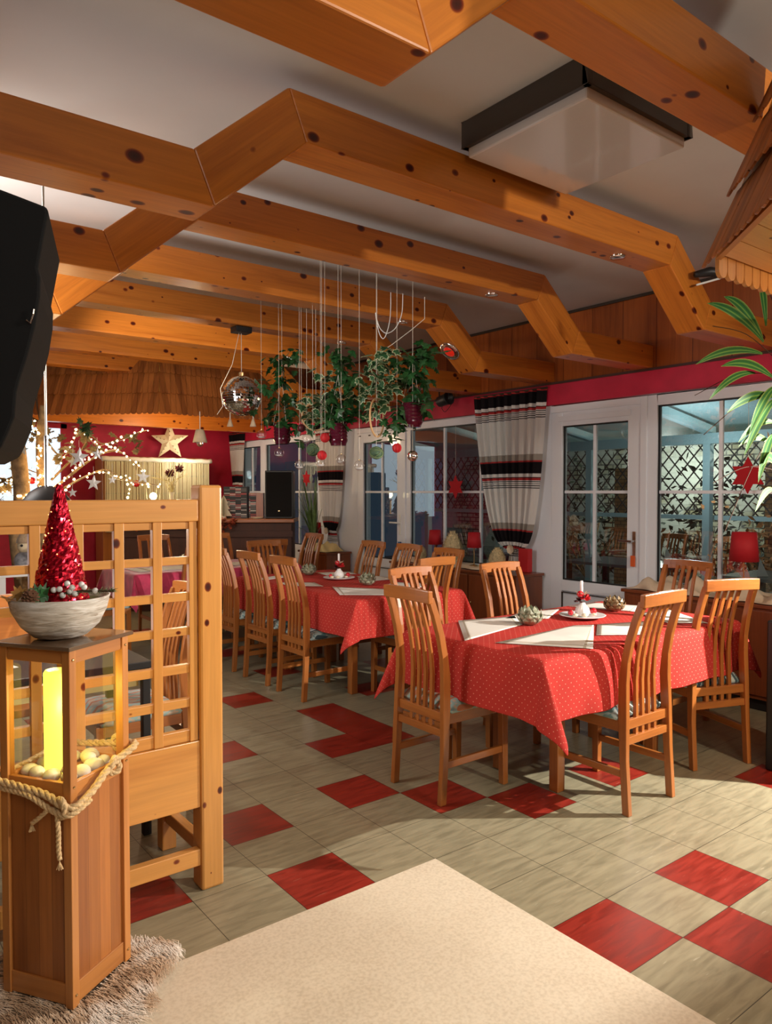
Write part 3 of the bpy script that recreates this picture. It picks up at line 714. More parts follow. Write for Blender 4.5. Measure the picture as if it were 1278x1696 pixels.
def tablecloth(x0, x1, y0, y1, z, drop, label, mat, seed=1, wave=.012, tip=1.0, group=None):
    r_ = random.Random(seed); cx_, cy_ = (x0+x1)/2, (y0+y1)/2; hx, hy = (x1-x0)/2, (y1-y0)/2
    st = .03; nx = max(8, int(2*(hx+drop)/st)); ny = max(8, int(2*(hy+drop)/st))
    ph = [r_.uniform(0, 6) for _ in range(8)]
    def f(u, v):
        ex, ey = max(0, abs(u)-hx), max(0, abs(v)-hy); sx_, sy = (1 if u > 0 else -1), (1 if v > 0 else -1)
        bx, by = max(-hx, min(hx, u)), max(-hy, min(hy, v))
        if ex == 0 and ey == 0: return (u, v, z)
        s = math.hypot(ex, ey); a = math.atan2(ey, ex)     # 0: beyond x edge only, pi/2: beyond y edge only
        q = math.sin(2*a)                                   # 1 on the corner diagonal
        base = .05+.02*math.sin(ph[0]+u*7+v*5)
        wv = wave*math.sin(ph[1]+(bx if ex < ey else by)*17)+wave*.6*math.sin(ph[2]+(bx if ex < ey else by)*29)
        out = s*(base+wv*3*min(1, s/.2))*(1-q)+s*.42*q*tip
        # corner fold swings to one side
        da = a if q < .01 else (a+ (.55*math.sin(2*a)*math.copysign(1, math.cos(ph[3]+sx_*1.3+sy*2.1))))
        ox, oy = math.cos(da), math.sin(da)
        if ex == 0: ox, oy = 0, 1
        if ey == 0: ox, oy = 1, 0
        h = math.sqrt(max(0, s*s-out*out))
        rr = .012
        return (bx+sx_*(out*ox+min(s, rr)*.6*ox), by+sy*(out*oy+min(s, rr)*.6*oy), z-max(0, h-.004*min(1, s/rr)))
    # sample coordinates with lines exactly at the edges
    def axis(h, n):
        a = [-h-drop+i*(drop/9) for i in range(9)]+[-h+.0+i*(2*h/ n) for i in range(n+1)]+[h+(i+1)*(drop/9) for i in range(9)]
        return a
    ux = axis(hx, int(2*hx/.045)); uy = axis(hy, int(2*hy/.045))
    rows = [[f(u, v) for v in uy] for u in ux]; uvs = [[(u, v) for v in uy] for u in ux]
    o = grid_obj('tablecloth', mat, rows, uvs=uvs, solid=.0025); o.location = (cx_, cy_, 0)
    md = o.modifiers.new('sub', 'SUBSURF'); md.levels = 1; md.render_levels = 1
    tag(o, label, 'tablecloth', group); return o
table(2.47, 4.14, 2.10, 3.02, 'wooden dining table under the near red dotted cloth')
tablecloth(2.462, 4.148, 2.092, 3.03, .757, .285, 'red dotted tablecloth on the near table in front of the glass door', M['cloth'], 3, group='red dotted tablecloths')
table(2.87, 3.82, 4.03, 5.80, 'wooden dining table under the middle red cloth', inset=(.22,.38))
tablecloth(2.862, 3.828, 4.022, 5.808, .757, .27, 'red dotted tablecloth on the middle table with a candle arrangement', M['cloth'], 5, group='red dotted tablecloths')
table(2.22, 3.88, 6.46, 7.30, 'wooden dining table under the magenta cloth near the bar')
tablecloth(2.212, 3.888, 6.452, 7.308, .757, .25, 'magenta red tablecloth on the far table before the bar', M['pink_velvet'], 8)
bt = table(.28, 1.15, 3.12, 3.66, 'black table behind the lattice partition, its top coloured with a yellowish reflection', M['black'], .755, .035, (.01,.01))
bt.children[0].data.materials[0] = plain('tabletop_reflection', (.60,.52,.22), .22, coat=.5)  # dark top: its yellowish reflection is put into the base colour

def placemat(q, z, label, group):
    P = [Vector((p[0], p[1], z)) for p in q]; n = 8; rows = []; uvs = []
    for i in range(n+1):
        u = i/n; a = P[0].lerp(P[1], u); b = P[3].lerp(P[2], u); rows.append([]); uvs.append([])
        for j in range(n+1):
            v = j/n; p = a.lerp(b, v); rows[-1].append((p.x, p.y, z+.0015*math.sin(9*u+7*v)*0+.0015)); uvs[-1].append((u, v))
    c = sum(P, Vector())/4
    o = grid_obj('placemat', M['placemat'], rows, uvs=uvs, solid=.0016, loc=c); o['label'] = label; o['category'] = 'placemat'; o['group'] = group
    return o
GP = 'white cloth placemats on the near table'; GP2 = 'white cloth placemats on the middle table'
zt = .7605
placemat([(2.84,3.02),(3.20,2.93),(3.035,2.72),(2.48,2.59)], zt, 'white placemat at the left end of the near table', GP)
placemat([(2.563,2.467),(2.82,2.10),(3.328,2.475),(3.228,2.53)], zt, 'white striped placemat at the front edge of the near table', GP)
placemat([(3.35,2.47),(3.10,2.29),(3.30,2.15),(3.64,2.373)], zt, 'white placemat behind the nearest chair on the near table', GP)
placemat([(3.332,3.0),(3.10,2.91),(3.295,2.76),(3.633,2.95)], zt, 'white placemat beside the candle plate, near the far side of the near table', GP)
placemat([(3.70,2.264),(3.869,2.13),(4.12,2.516),(3.86,2.55)], zt, 'white placemat at the right end of the near table', GP)
placemat([(3.75,2.98),(4.0,2.98),(4.12,2.71),(3.90,2.60)], zt, 'white placemat behind the brown flower bowl', GP)
placemat([(2.90,4.28),(3.159,4.06),(3.377,4.293),(3.104,4.683)], zt, 'white placemat at the near end of the middle table', GP2)
placemat([(2.88,4.93),(3.067,4.75),(3.138,4.994),(2.90,5.18)], zt, 'white placemat before the nearest aisle chair', GP2)
placemat([(2.88,5.50),(2.914,5.374),(3.205,5.484),(3.19,5.613)], zt, 'white placemat by the third aisle chair', GP2)
placemat([(3.54,5.60),(3.81,5.474),(3.761,5.293),(3.50,5.374)], zt, 'white placemat beyond the candle plate of the middle table', GP2)
placemat([(3.545,4.80),(3.80,4.78),(3.81,5.06),(3.651,5.139)], zt, 'white placemat on the window side of the middle table', GP2)
placemat([(3.45,4.5),(3.62,4.25),(3.80,4.40),(3.66,4.62)], zt, 'white placemat before the nearest window side chair', GP2)
placemat([(2.3,6.6),(3.8,6.6),(3.8,6.95),(2.3,6.95)], zt, 'long white runner along the far magenta table', 'white runners')

# artichoke candle holders
def artichoke(x, y, label, z=.7635, s=1, mat=None):
    t = thing('artichoke_candle_holder', label, 'candle holder', (x, y, z), group='artichoke shaped candle holders')
    mt = mat or M['artichoke']
    MB().lathe([(.028*s, 0), (.042*s, .012*s), (.047*s, .03*s), (.040*s, .05*s), (.022*s, .058*s), (.020*s, .040*s)], 20).build('bowl', mt, t, smooth=True)
    m = MB()
    for ring_, (rr, zz, n, tilt) in enumerate([(.040, .008, 9, .55), (.046, .022, 9, .35), (.043, .040, 8, .1), (.030, .052, 6, -.2)]):
        for i in range(n):
            a = 2*PI*(i+.5*(ring_ % 2))/n; d_ = Vector((math.cos(a), math.sin(a), 0)); w = Vector((-math.sin(a), math.cos(a), 0)); u = (Vector((0, 0, 1))*math.cos(tilt)+d_*math.sin(tilt))
            c = d_*rr*s+Vector((0, 0, zz*s)); hw = .014*s
            vs = [c-w*hw*.6, c+w*hw*.6, c+w*hw+u*.013*s+d_*.003*s, c+u*.03*s+d_*.001, c-w*hw+u*.013*s+d_*.003*s, c+u*.012*s+d_*.008*s]
            m.add(vs, [(0, 1, 5), (1, 2, 5), (2, 3, 5), (3, 4, 5), (4, 0, 5)])
    m.build('petal_ring', mt, t)
    return t
brown = plain('brown_artichoke', (.22,.15,.07), .3, coat=.5, noise=.2)
artichoke(3.069, 2.699, 'pale green artichoke candle holder on the left part of the near table', s=1.25)
artichoke(3.823, 2.696, 'brown artichoke candle holder right of the candle plate on the near table', s=1.15, mat=brown)
artichoke(3.387, 4.62, 'green artichoke candle holder in front of the plate on the middle table', s=1.2)
artichoke(3.40, 5.50, 'green artichoke candle holder behind the plate on the middle table', s=1.2)
artichoke(3.62, 7.10, 'grey artichoke candle holder at the right end of the far table', s=1.2)
artichoke(2.95, 7.10, 'grey artichoke candle holder in the middle of the far table', s=1.2)

# plate + vase + candle arrangements
def centrepiece(x, y, where, grp):
    z = .7635
    pl = MB().lathe([(.06, 0), (.085, .003), (.128, .014), (.131, .017), (.126, .017), (.085, .008), (.0, .006)], 36, mod=lambda a, i: 1+.012*math.sin(a*12) if i in (2, 3, 4) else 1).build('plate', M['white'], smooth=True)
    pl.location = (x, y, z); tag(pl, 'white ceramic plate under the candle arrangement on the '+where, 'plate', 'plates under candle arrangements')
    v = thing('ribbed_vase', 'small white ribbed vase with red flowers and a candle on the '+where, 'vase', (x, y, z+.0075), group='white ribbed vases')
    MB().lathe([(.022, 0), (.034, .006), (.040, .028), (.036, .046), (.018, .066), (.015, .078), (.012, .078), (.012, .05)], 48, mod=lambda a, i: 1+.05*math.cos(a*16) if 0 < i < 5 else 1).build('vase_body', M['white'], v, smooth=True)
    m = MB(); r_ = random.Random(5)
    for i in range(34):
        a = r_.uniform(0, 6.28); e = r_.uniform(-.3, 1.2); d_ = Vector((math.cos(a)*math.cos(e), math.sin(a)*math.cos(e), math.sin(e))); c = Vector((.010, -.008, .100)); w = d_.orthogonal().normalized()*.008
        m.add([c, c+d_*.02+w, c+d_*.038, c+d_*.02-w], [(0, 1, 2), (0, 2, 3)])
    m.build('red_flower', M['red_matte'], v)
    m = MB()
    for i in range(26):
        a = r_.uniform(0, 6.28); e = r_.uniform(-.6, 1.0); d_ = Vector((math.cos(a)*math.cos(e), math.sin(a)*math.cos(e), math.sin(e))); c = Vector((-.022, .010, .088)); w = d_.orthogonal().normalized()*.006
        m.add([c, c+d_*.015+w, c+d_*.030, c+d_*.015-w], [(0, 1, 2), (0, 2, 3)])
    m.build('dark_flower', plain('dark_flower', (.06,.01,.012), .8), v)
    m = MB().ball((-.012, .006, .125), .020); m.build('red_bauble', M['red_gloss'], v, smooth=True)
    m = MB()
    for a in range(7):
        d_ = Vector((math.cos(a*.9), math.sin(a*.9), .5)).normalized(); w = Vector((-math.sin(a*.9), math.cos(a*.9), 0))*.006
        m.add([Vector((0, 0, .11)), Vector((0, 0, .118))+d_*.03+w, Vector((0, 0, .12))+d_*.052, Vector((0, 0, .118))+d_*.03-w], [(0, 1, 2), (0, 2, 3)])
    m.build('cream_bow', M['cream_cloth'], v)
    cn = MB().lathe([(.009, 0), (.009, .09), (.006, .093), (.001, .093)], 14); o = cn.build('candle_stick', M['white'], v, smooth=True); o.location = (.006, .012, .108)
    rg = [(.075, -.02, .019, M['red_gloss'], 'red_bauble'), (-.06, .035, .016, M['red_gloss'], 'red_bauble'), (-.045, -.05, .018, M['cream_cloth'], 'beige_shell'), (.035, -.055, .014, M['cream_cloth'], 'beige_shell'), (-.075, -.01, .016, M['cream_cloth'], 'beige_shell')]
    for i, (dx, dy, rr, mt, nm) in enumerate(rg):
        b = MB().ball((0, 0, 0), rr, sq=(1, 1, 1 if 'red' in nm else .6)).build(nm, mt, smooth=True); b.location = (x+dx, y+dy, z+.012+rr*(1 if 'red' in nm else .6))
        tag(b, ('glossy red bauble' if 'red' in nm else 'beige dried ornament')+' on the plate of the '+where, 'bauble' if 'red' in nm else 'ornament', ('red baubles' if 'red' in nm else 'beige ornaments')+' on the plate of the '+where)
centrepiece(3.47, 2.66, 'near table', 'a'); centrepiece(3.42, 5.06, 'middle table', 'b')

# ------------------------------------------------------------------ LATTICE PARTITION BENCH
pb = thing('lattice_bench', 'tall pine bench with open square lattice back in the left foreground', 'bench', (1.16, 2.60, 0))
def P_(m, nm, mat, **k): return ch(m, nm, mat, pb, **k)
Xp = 1.118; Yp0, Yp1 = 2.56, 2.645; XLp = -.75
m = MB(); m.box(Xp, Xp+.09, Yp0, Yp1, 0.001, 1.505); P_(m, 'post', M['partZ'], bevel=.010)
m = MB(); m.box(XLp-.09, XLp, Yp0, Yp1, 0.001, 1.505); P_(m, 'post', M['partZ'], bevel=.010)
P_(MB().box(XLp, Xp, Yp0+.006, Yp1-.006, 1.372, 1.452), 'top_rail', M['partX'], bevel=.005)
# lattice verticals and horizontals
zs = [(1.345, 1.372), (1.216, 1.244), (1.083, 1.113), (.957, .986), (.818, .850), (.692, .724), (.565, .608)]
xs = []; xq = 1.113
vx = [(1.090, 1.113)]
cx_ = 1.090
while cx_ > XLp+.15:
    cx_ -= .100; vx.append((cx_-.034, cx_)); cx_ -= .034
vx = [(1.083, 1.113), (.929, .964), (.825-.002, .856), (.693, .727), (.560, .592), (.425, .459), (.291, .325), (.157, .191), (.023, .057), (-.111, -.077), (-.245, -.211), (-.379, -.345), (-.513, -.479), (-.647, -.613)]
vx = [(1.083, 1.113)]+[(1.083-.134*(i+1)-.0, 1.083-.134*(i+1)+.034) for i in range(13)]
for (a, b) in vx: P_(MB().box(a, b, Yp0+.014, Yp0+.040, .565, 1.372), 'lattice_bar', M['partZ'], bevel=.002)
for (a, b) in zs: P_(MB().box(XLp, 1.113, Yp0+.020, Yp0+.046, a, b), 'lattice_bar', M['partX'], bevel=.002)
P_(MB().box(XLp, Xp, Yp0+.010, Yp0+.04, .314, .563), 'back_board', M['partX'], bevel=.003)
P_(MB().box(XLp, Xp, Yp0+.01, Yp0+.045, .096, .158), 'lower_rail', M['partX'], bevel=.003)
P_(MB().box(XLp, Xp+.01, Yp1, 3.02, .40, .43), 'seat_board', M['partX'], bevel=.003)
for x_ in (Xp, XLp-.06):
    P_(MB().box(x_, x_+.06, 2.95, 3.01, .001, .40), 'leg', M['partZ'], bevel=.004)
    P_(MB().box(x_+.01, x_+.05, Yp1, 2.95, .12, .17), 'side_stretcher', M['partY'], bevel=.004)
m = MB(); m.box(XLp+.05, Xp-.04, 2.66, 3.0, .431, .475); o = m.build('seat_cushion', M['cream_cloth'], bevel=.015); tag(o, 'pale long seat cushion on the lattice bench', 'cushion')
o.data.materials[0] = seat_mat('bench_fabric', (.62,.58,.50), (.45,.48,.50), (.60,.45,.32))
# second bench beyond the black table
b2 = thing('bench', 'plain wooden bench seen through the lantern glass behind the black table', 'bench', (.3, 4.0, 0))
ch(MB().box(-.6, 1.0, 3.85, 4.25, .40, .44), 'seat_board', M['chairX'], b2, bevel=.004); ch(MB().box(-.6, 1.0, 4.2, 4.25, .44, .95), 'backrest', M['chairX'], b2, bevel=.004)
for x_ in (-.55, .92): ch(MB().box(x_, x_+.05, 3.9, 3.95, 0.001, .40), 'leg', M['chairZ'], b2); ch(MB().box(x_, x_+.05, 4.2, 4.24, 0.001, .40), 'leg', M['chairZ'], b2)
for (x, y, rz, s) in ((.55, 3.38, 12, 'white paper napkin on the black table near the partition'), (.85, 3.42, -20, 'white paper menu on the black table with a pen')):
    o = MB().box(-.10, .10, -.07, .07, .0, .002).build('paper_napkin', M['white']); o.location = (x, y, .7565); o.rotation_euler = (0, 0, R(rz)); tag(o, s, 'napkin')
o = MB().tube([(-.07, 0, 0), (.07, 0, 0)], .004).build('pen', M['dark_frame']); o.location = (.85, 3.42, .763); o.rotation_euler = (0, 0, R(60)); tag(o, 'thin dark pen lying on the white menu', 'pen')

# pendant lamp over the black table
pl = thing('pendant_lamp', 'pendant lamp with black dome shade on a long metal rod behind the partition', 'pendant lamp', (.87, 3.42, 1.40))
pos = Vector((.80, 3.42, 0))
ch(MB().tube([pos+Vector((0, 0, 1.70)), pos+Vector((0, 0, CEIL))], .005), 'cable', M['rod'], pl)
ch(MB().tube([pos+Vector((0, 0, 1.50)), pos+Vector((0, 0, 1.72))], .009), 'rod', M['chrome'], pl)
ch(MB().lathe([(.02, 1.505), (.035, 1.500), (.07, 1.478), (.10, 1.44), (.115, 1.39), (.112, 1.39), (.097, 1.435), (.065, 1.47), (.015, 1.49)], 32, (pos.x, pos.y, 0)), 'shade', M['black'], pl, smooth=True)
ch(MB().ball(pos+Vector((0, 0, 1.43)), .03), 'bulb', M['lamp_on'], pl, smooth=True)

# ------------------------------------------------------------------ LANTERN
LR = R(33.5)
lan = thing('wooden_lantern', 'tall square wooden floor lantern with glass top part in the left foreground', 'lantern', (.590, 2.322, 0), LR)
H_ = .125; pw = .027
# local axes: front corner is (-h,-h) after rotation; fine for a square plan
for sx in (-1, 1):
    for sy in (-1, 1):
        c0 = (sx*(H_-pw/2), sy*(H_-pw/2)); MB().box(c0[0]-pw/2, c0[0]+pw/2, c0[1]-pw/2, c0[1]+pw/2, .03, 1.04).build('corner_post', M['lantZ'], lan, bevel=.002)
        MB().ball((c0[0]+sx*0, c0[1]+sy*pw/2, 1.012), .0045, 8, 6).build('bolt', M['brass'], lan)
        MB().ball((c0[0]+sx*0, c0[1]+sy*pw/2, .655), .0045, 8, 6).build('bolt', M['brass'], lan)
        MB().ball((c0[0]+sx*0, c0[1]+sy*pw/2, .065), .0045, 8, 6).build('bolt', M['brass'], lan)
for k_ in range(4):
    Rm = Matrix.Rotation(k_*PI/2, 4, 'Z')
    def L(m, nm, mat, bev=.0015):
        o = m.build(nm, mat, lan, bevel=bev); o.rotation_euler = (0, 0, k_*PI/2); return o
    L(MB().box(-H_+pw, H_-pw, -H_+.010, -H_+.022, .07, .62), 'plank_panel', M['lantplank'])
    L(MB().box(-H_+pw, H_-pw, -H_+.005, -H_+.020, .035, .095), 'bottom_rail', M['lantX'])
    L(MB().box(-H_+pw, H_-pw, -H_+.006, -H_+.020, .62, .665), 'sill_rail', M['lantX'])
    L(MB().box(-H_+pw, H_-pw, -H_+.005, -H_+.020, 1.0, 1.04), 'upper_rail', M['lantX'])
    L(MB().add([(-H_+pw, -H_+.014, .665), (H_-pw, -H_+.014, .665), (H_-pw, -H_+.014, 1.0), (-H_+pw, -H_+.014, 1.0)], [(0, 1, 2, 3)]), 'glass_pane', M['thin_glass'], 0)
MB().box(-H_+.01, H_-.01, -H_+.01, H_-.01, .625, .645).build('candle_shelf', M['lantX'], lan)
MB().box(-H_-.012, H_+.012, -H_-.012, H_+.012, 1.04, 1.052).build('top_plate', plain('slate_top', (.16,.10,.06), .18, coat=.6), lan, bevel=.003)
Lp = lambda x, y, z: lan_m @ Vector((x, y, z))
lan_m = Matrix.Translation((.590, 2.322, 0)) @ Matrix.Rotation(LR, 4, 'Z')
c = MB().lathe([(.034, 0), (.035, .01), (.035, .30), (.030, .308), (.012, .300), (.0, .298)], 28).build('pillar_candle', M['glow_yellow'], smooth=True); c.location = Lp(-.01, 0, .6455)-RT*.022; tag(c, 'tall glowing yellow pillar candle inside the wooden lantern', 'candle')
r_ = random.Random(11)
pbs = [(-.075,-.075,.024),(-.03,-.082,.026),(.02,-.08,.027),(.07,-.075,.022),(.075,-.02,.030),(.078,.04,.020),(-.082,-.02,.025),(-.075,.04,.024),(.06,.08,.024),(.0,.082,.022),(-.06,.082,.022),(.045,-.045,.020),(-.05,-.05,.018)]
for i, (x, y, q) in enumerate(pbs):
    o = MB().ball((0, 0, 0), q, 16, 10, (1.15, .95, .78), .03).build('pebble', M['pebble'], smooth=True); o.location = Lp(x, y, .6455+q*.78+(.018 if i > 10 else 0)); o.rotation_euler = (0, 0, r_.uniform(0, 3))
    tag(o, 'smooth beige pebble around the yellow candle inside the lantern', 'pebble', 'pebbles in the lantern')
# bowl
bz = 1.0525
bw = MB().lathe([(.045, 0), (.075, .008), (.108, .04), (.131, .085), (.140, .122), (.132, .122), (.118, .085), (.09, .04), (.0, .02)], 48, mod=lambda a, i: 1+.012*math.sin(a*5+i*1.7)+.006*math.sin(a*13+i))
bw = bw.build('fibre_bowl', M['bowl'], smooth=True); BP = Lp(-.02, -.0, bz); bw.location = BP; tag(bw, 'round whitish rough fibre bowl standing on the wooden lantern', 'bowl')
fill = MB().lathe([(0, .112), (.08, .112), (.126, .106)], 24).build('moss_filling', M['fir']); fill.location = (0, 0, 0); fill.parent = bw
# glitter cone
cz = BP+RT*.012+Vector((-.008, .006, .108)); cone = MB(); N1, N2 = 40, 46; r_ = random.Random(3)
vs = []; fs = []
for i in range(N2+1):
    t_ = i/N2; rr = .070*(1-t_)**.92+.008
    for k_ in range(N1):
        a = 2*PI*k_/N1; q = rr*(1+r_.uniform(-.05, .07)); vs.append((q*math.cos(a), q*math.sin(a), .34*t_+r_.uniform(-.003, .003)))
for i in range(N2):
    for k_ in range(N1): fs.append((i*N1+k_, i*N1+(k_+1) % N1, (i+1)*N1+(k_+1) % N1, (i+1)*N1+k_))
fs.append([N2*N1+k_ for k_ in range(N1)])
cone.add(vs, fs); cn = cone.build('glitter_cone_tree', M['glitter']); cn.location = cz; tag(cn, 'tall red glitter cone tree in the whitish bowl on the lantern', 'cone tree')
m = MB(); 
for i in range(34):
    t_ = r_.uniform(.03, .8); a = r_.uniform(0, 6.28); rr = .070*(1-t_)**.92+.010; m.ball((rr*math.cos(a), rr*math.sin(a), .34*t_), .0016, 6, 4)
bl = m.build('warm_light_dots', plain('cone_led', (1,.7,.3), .3, emit=4, ec=(1,.5,.15)), cn); bl['kind'] = 'stuff'
# fir twig, berries, pine cones, leaves
def rel(dx, up): return BP+RT*dx+Vector((0, 0, up))-Vector((FW.x, FW.y, 0))*.085
tw = thing('fir_twig', 'green artificial fir twig sticking out to the right over the bowl rim', 'twig', rel(.04, .140))
m = MB(); m.tube([(0, 0, 0), RT*.06+Vector((0, 0, .008)), RT*.150+Vector((0, 0, .006))], .0025); m.build('stem', M['twig'], tw)
m = MB()
for i in range(190):
    t_ = r_.uniform(0, 1); p = RT*(.150*t_)+Vector((0, 0, .010*t_)); d_ = (RT*.6+Vector((r_.uniform(-1, 1), r_.uniform(-1, 1), r_.uniform(-1, 1)))).normalized(); w = d_.orthogonal().normalized()*.0012
    m.add([p-w, p+w, p+d_*.018], [(0, 1, 2)])
m.build('needles', M['fir'], tw)['kind'] = 'stuff'
for i, (dx, up) in enumerate([(.020,.150),(.036,.152),(.058,.168),(.072,.157),(.066,.146),(.080,.140),(.098,.166),(.106,.158),(.137,.148),(.045,.135)]):
    o = MB().ball((0, 0, 0), .0085, 14, 9).build('white_berry', M['white'], smooth=True); o.location = rel(dx, up); tag(o, 'small white berry among the decoration on the bowl', 'berry', 'white berries on the bowl')
def pinecone(loc, s, label, mat, name='pine_cone', tilt=0):
    m = MB()
    for ring_ in range(7):
        t_ = ring_/6; rr = s*math.sin(PI*(.18+.78*t_))*.5; n = 9
        for i in range(n):
            a = 2*PI*(i+.5*(ring_ % 2))/n; d_ = Vector((math.cos(a), math.sin(a), 0)); w = Vector((-math.sin(a), math.cos(a), 0)); c = d_*rr*.6+Vector((0, 0, s*t_*.85))
            m.add([c-w*s*.12, c+w*s*.12, c+d_*s*.22+w*s*.09+Vector((0, 0, s*.06)), c+d_*s*.26+Vector((0, 0, s*.09)), c+d_*s*.22-w*s*.09+Vector((0, 0, s*.06)), c+Vector((0, 0, s*.08))], [(0, 1, 2, 3, 4), (0, 5, 1), (1, 5, 2), (2, 5, 3), (3, 5, 4), (4, 5, 0)])
    o = m.build(name, mat); o.location = loc; o.rotation_euler = (tilt, .2, 0); tag(o, label, 'pine cone'); return o
pinecone(rel(-.052, .118), .045, 'small brown pine cone in front of the glitter cone', plain('cone_brown', (.16,.07,.035), .7), tilt=.9)
def leafshape(n=5, r0=.4):
    pts = []
    for i in range(n*2):
        a = 2*PI*i/(n*2)+PI/2; q = 1 if i % 2 == 0 else r0; pts.append((q*math.cos(a), q*math.sin(a)))
    return pts
def maple(m, p, d_, up, s):
    d_ = Vector(d_).normalized(); up = Vector(up); w = d_.cross(up).normalized(); nrm = w.cross(d_)
    sh = [(0, 0), (.35, -.12), (.22, .18), (.55, .35), (.28, .48), (.30, .78), (.10, .66), (0, 1), (-.10, .66), (-.30, .78), (-.28, .48), (-.55, .35), (-.22, .18), (-.35, -.12)]
    m.add([p+w*(x*s)+d_*(y*s)+nrm*(-.15*s*abs(x)) for x, y in sh], [list(range(len(sh)))])
m = MB(); maple(m, Vector((0, 0, 0)), (-.6, .2, .3), (0, 0, 1), .06); maple(m, Vector((.01, 0, .01)), (-.3, -.3, .5), (0, 1, 0), .05)
o = m.build('dry_leaf', plain('dry_leaf', (.36,.18,.05), .6)); o.location = rel(-.085, .118); tag(o, 'dry orange brown leaf at the left rim of the bowl', 'leaf')
m = MB()
for (d_) in ((.4, .1, .9), (-.2, .3, .8), (.7, 0, .4), (-.6, .1, .3)): maple(m, Vector((0, 0, 0)), d_, (0, 1, 0), .05)
o = m.build('holly_leaf', M['leaf']); o.location = rel(-.02, .125); tag(o, 'dark green holly leaves in front of the glitter cone', 'leaf')
# rope
def rope(pts, r0, name, label=None, parent=None):
    pts = [Vector(p) for p in pts]; fine = []
    for i in range(len(pts)-1):
        p0, p1, p2, p3 = pts[max(0, i-1)], pts[i], pts[i+1], pts[min(len(pts)-1, i+2)]
        for q in range(8):
            t_ = q/8; fine.append(.5*((2*p1)+(p2-p0)*t_+(2*p0-5*p1+4*p2-p3)*t_*t_+(3*p1-p0-3*p2+p3)*t_**3))
    fine.append(pts[-1]); m = MB(); L_ = 0; acc = [0]
    for i in range(1, len(fine)): L_ += (fine[i]-fine[i-1]).length; acc.append(L_)
    dense = []
    n = int(L_/.005)+2
    j = 0
    for i in range(n):
        s = L_*i/(n-1)
        while j < len(acc)-2 and acc[j+1] < s: j += 1
        u = (s-acc[j])/max(1e-9, acc[j+1]-acc[j]); dense.append((fine[j].lerp(fine[j+1], min(1, u)), (fine[j+1]-fine[j]).normalized(), s))
    for st in range(3):
        ps = []; a = dense[0][1].orthogonal().normalized()
        for (p, t_, s) in dense:
            a = (a-t_*a.dot(t_)).normalized(); b = t_.cross(a); ang = 2*PI*(s/(r0*7)+st/3); ps.append(p+(a*math.cos(ang)+b*math.sin(ang))*r0*.5)
        m.tube(ps, r0*.62, 7)
    o = m.build(name, M['rope'], parent, smooth=True); return o
rp = thing('rope', 'thick twisted beige rope knotted around the wooden lantern', 'rope', Lp(0, 0, .65))
def RL(x, y, z): return Vector(Lp(x, y, z))-Vector(Lp(0, 0, .65))
h = H_+.013
rope([RL(-h, h, .655), RL(-h, .03, .645), RL(-h, -.05, .635), RL(-h-.002, -h-.0, .610), RL(-.07, -h-.006, .625), RL(0, -h-.002, .66), RL(.06, -h, .68), RL(h, -h, .70), RL(h+.003, -.04, .69), RL(h, .06, .68), RL(h, h, .67), RL(0, h, .66), RL(-h, h, .655)], .0105, 'rope_loop', parent=rp)
rope([RL(-h, h*.8, .635), RL(-h-.01, 0, .63), RL(-h-.012, -h*.6, .60), RL(-h-.012, -h-.006, .595), RL(-.085, -h-.02, .615)], .008, 'rope_strand', parent=rp)
m_ = [RL(-h-.006+.018*math.cos(a)*.5, -h*.78+.022*math.cos(a), .607+.024*math.sin(a)) for a in [i*.7 for i in range(14)]]
rope(m_, .0085, 'knot', parent=rp)
rope([RL(.035+.02*math.cos(a), -h-.004+.006*math.sin(a*2), .668+.022*math.sin(a)) for a in [i*.8 for i in range(11)]], .0085, 'knot', parent=rp)
rope([RL(h+.004, -.07+.018*math.cos(a), .695+.022*math.sin(a)) for a in [i*.8 for i in range(11)]], .0085, 'knot', parent=rp)
rope([RL(-h-.012, -h*.72, .60), RL(-h-.016, -h*.78, .55), RL(-h-.010, -h*.74, .50), RL(-h-.012, -h*.78, .465)], .0065, 'rope_tail', parent=rp)
rope([RL(-h-.012, -h*.5, .60), RL(-h-.016, -h*.3, .575), RL(-h-.014, -h*.1, .555)], .0065, 'rope_tail', parent=rp)
m = MB()
for (x, y, z) in ((-h-.012, -h*.78, .462), (-h-.014, -h*.1, .555)):
    for i in range(14):
        p = RL(x, y, z); d_ = Vector((r_.uniform(-.4, .4), r_.uniform(-.4, .4), -1)); m.tube([p, p+d_*.022], .0012, 4)
m.build('frayed_end', M['rope'], rp)
# cord lying by the lantern
m = MB(); pts = [at(0, 1460, 1.98), at(22, 1480, 1.99), at(36, 1515, 1.99), at(34, 1545, 2.0), at(26, 1560, 2.0)]
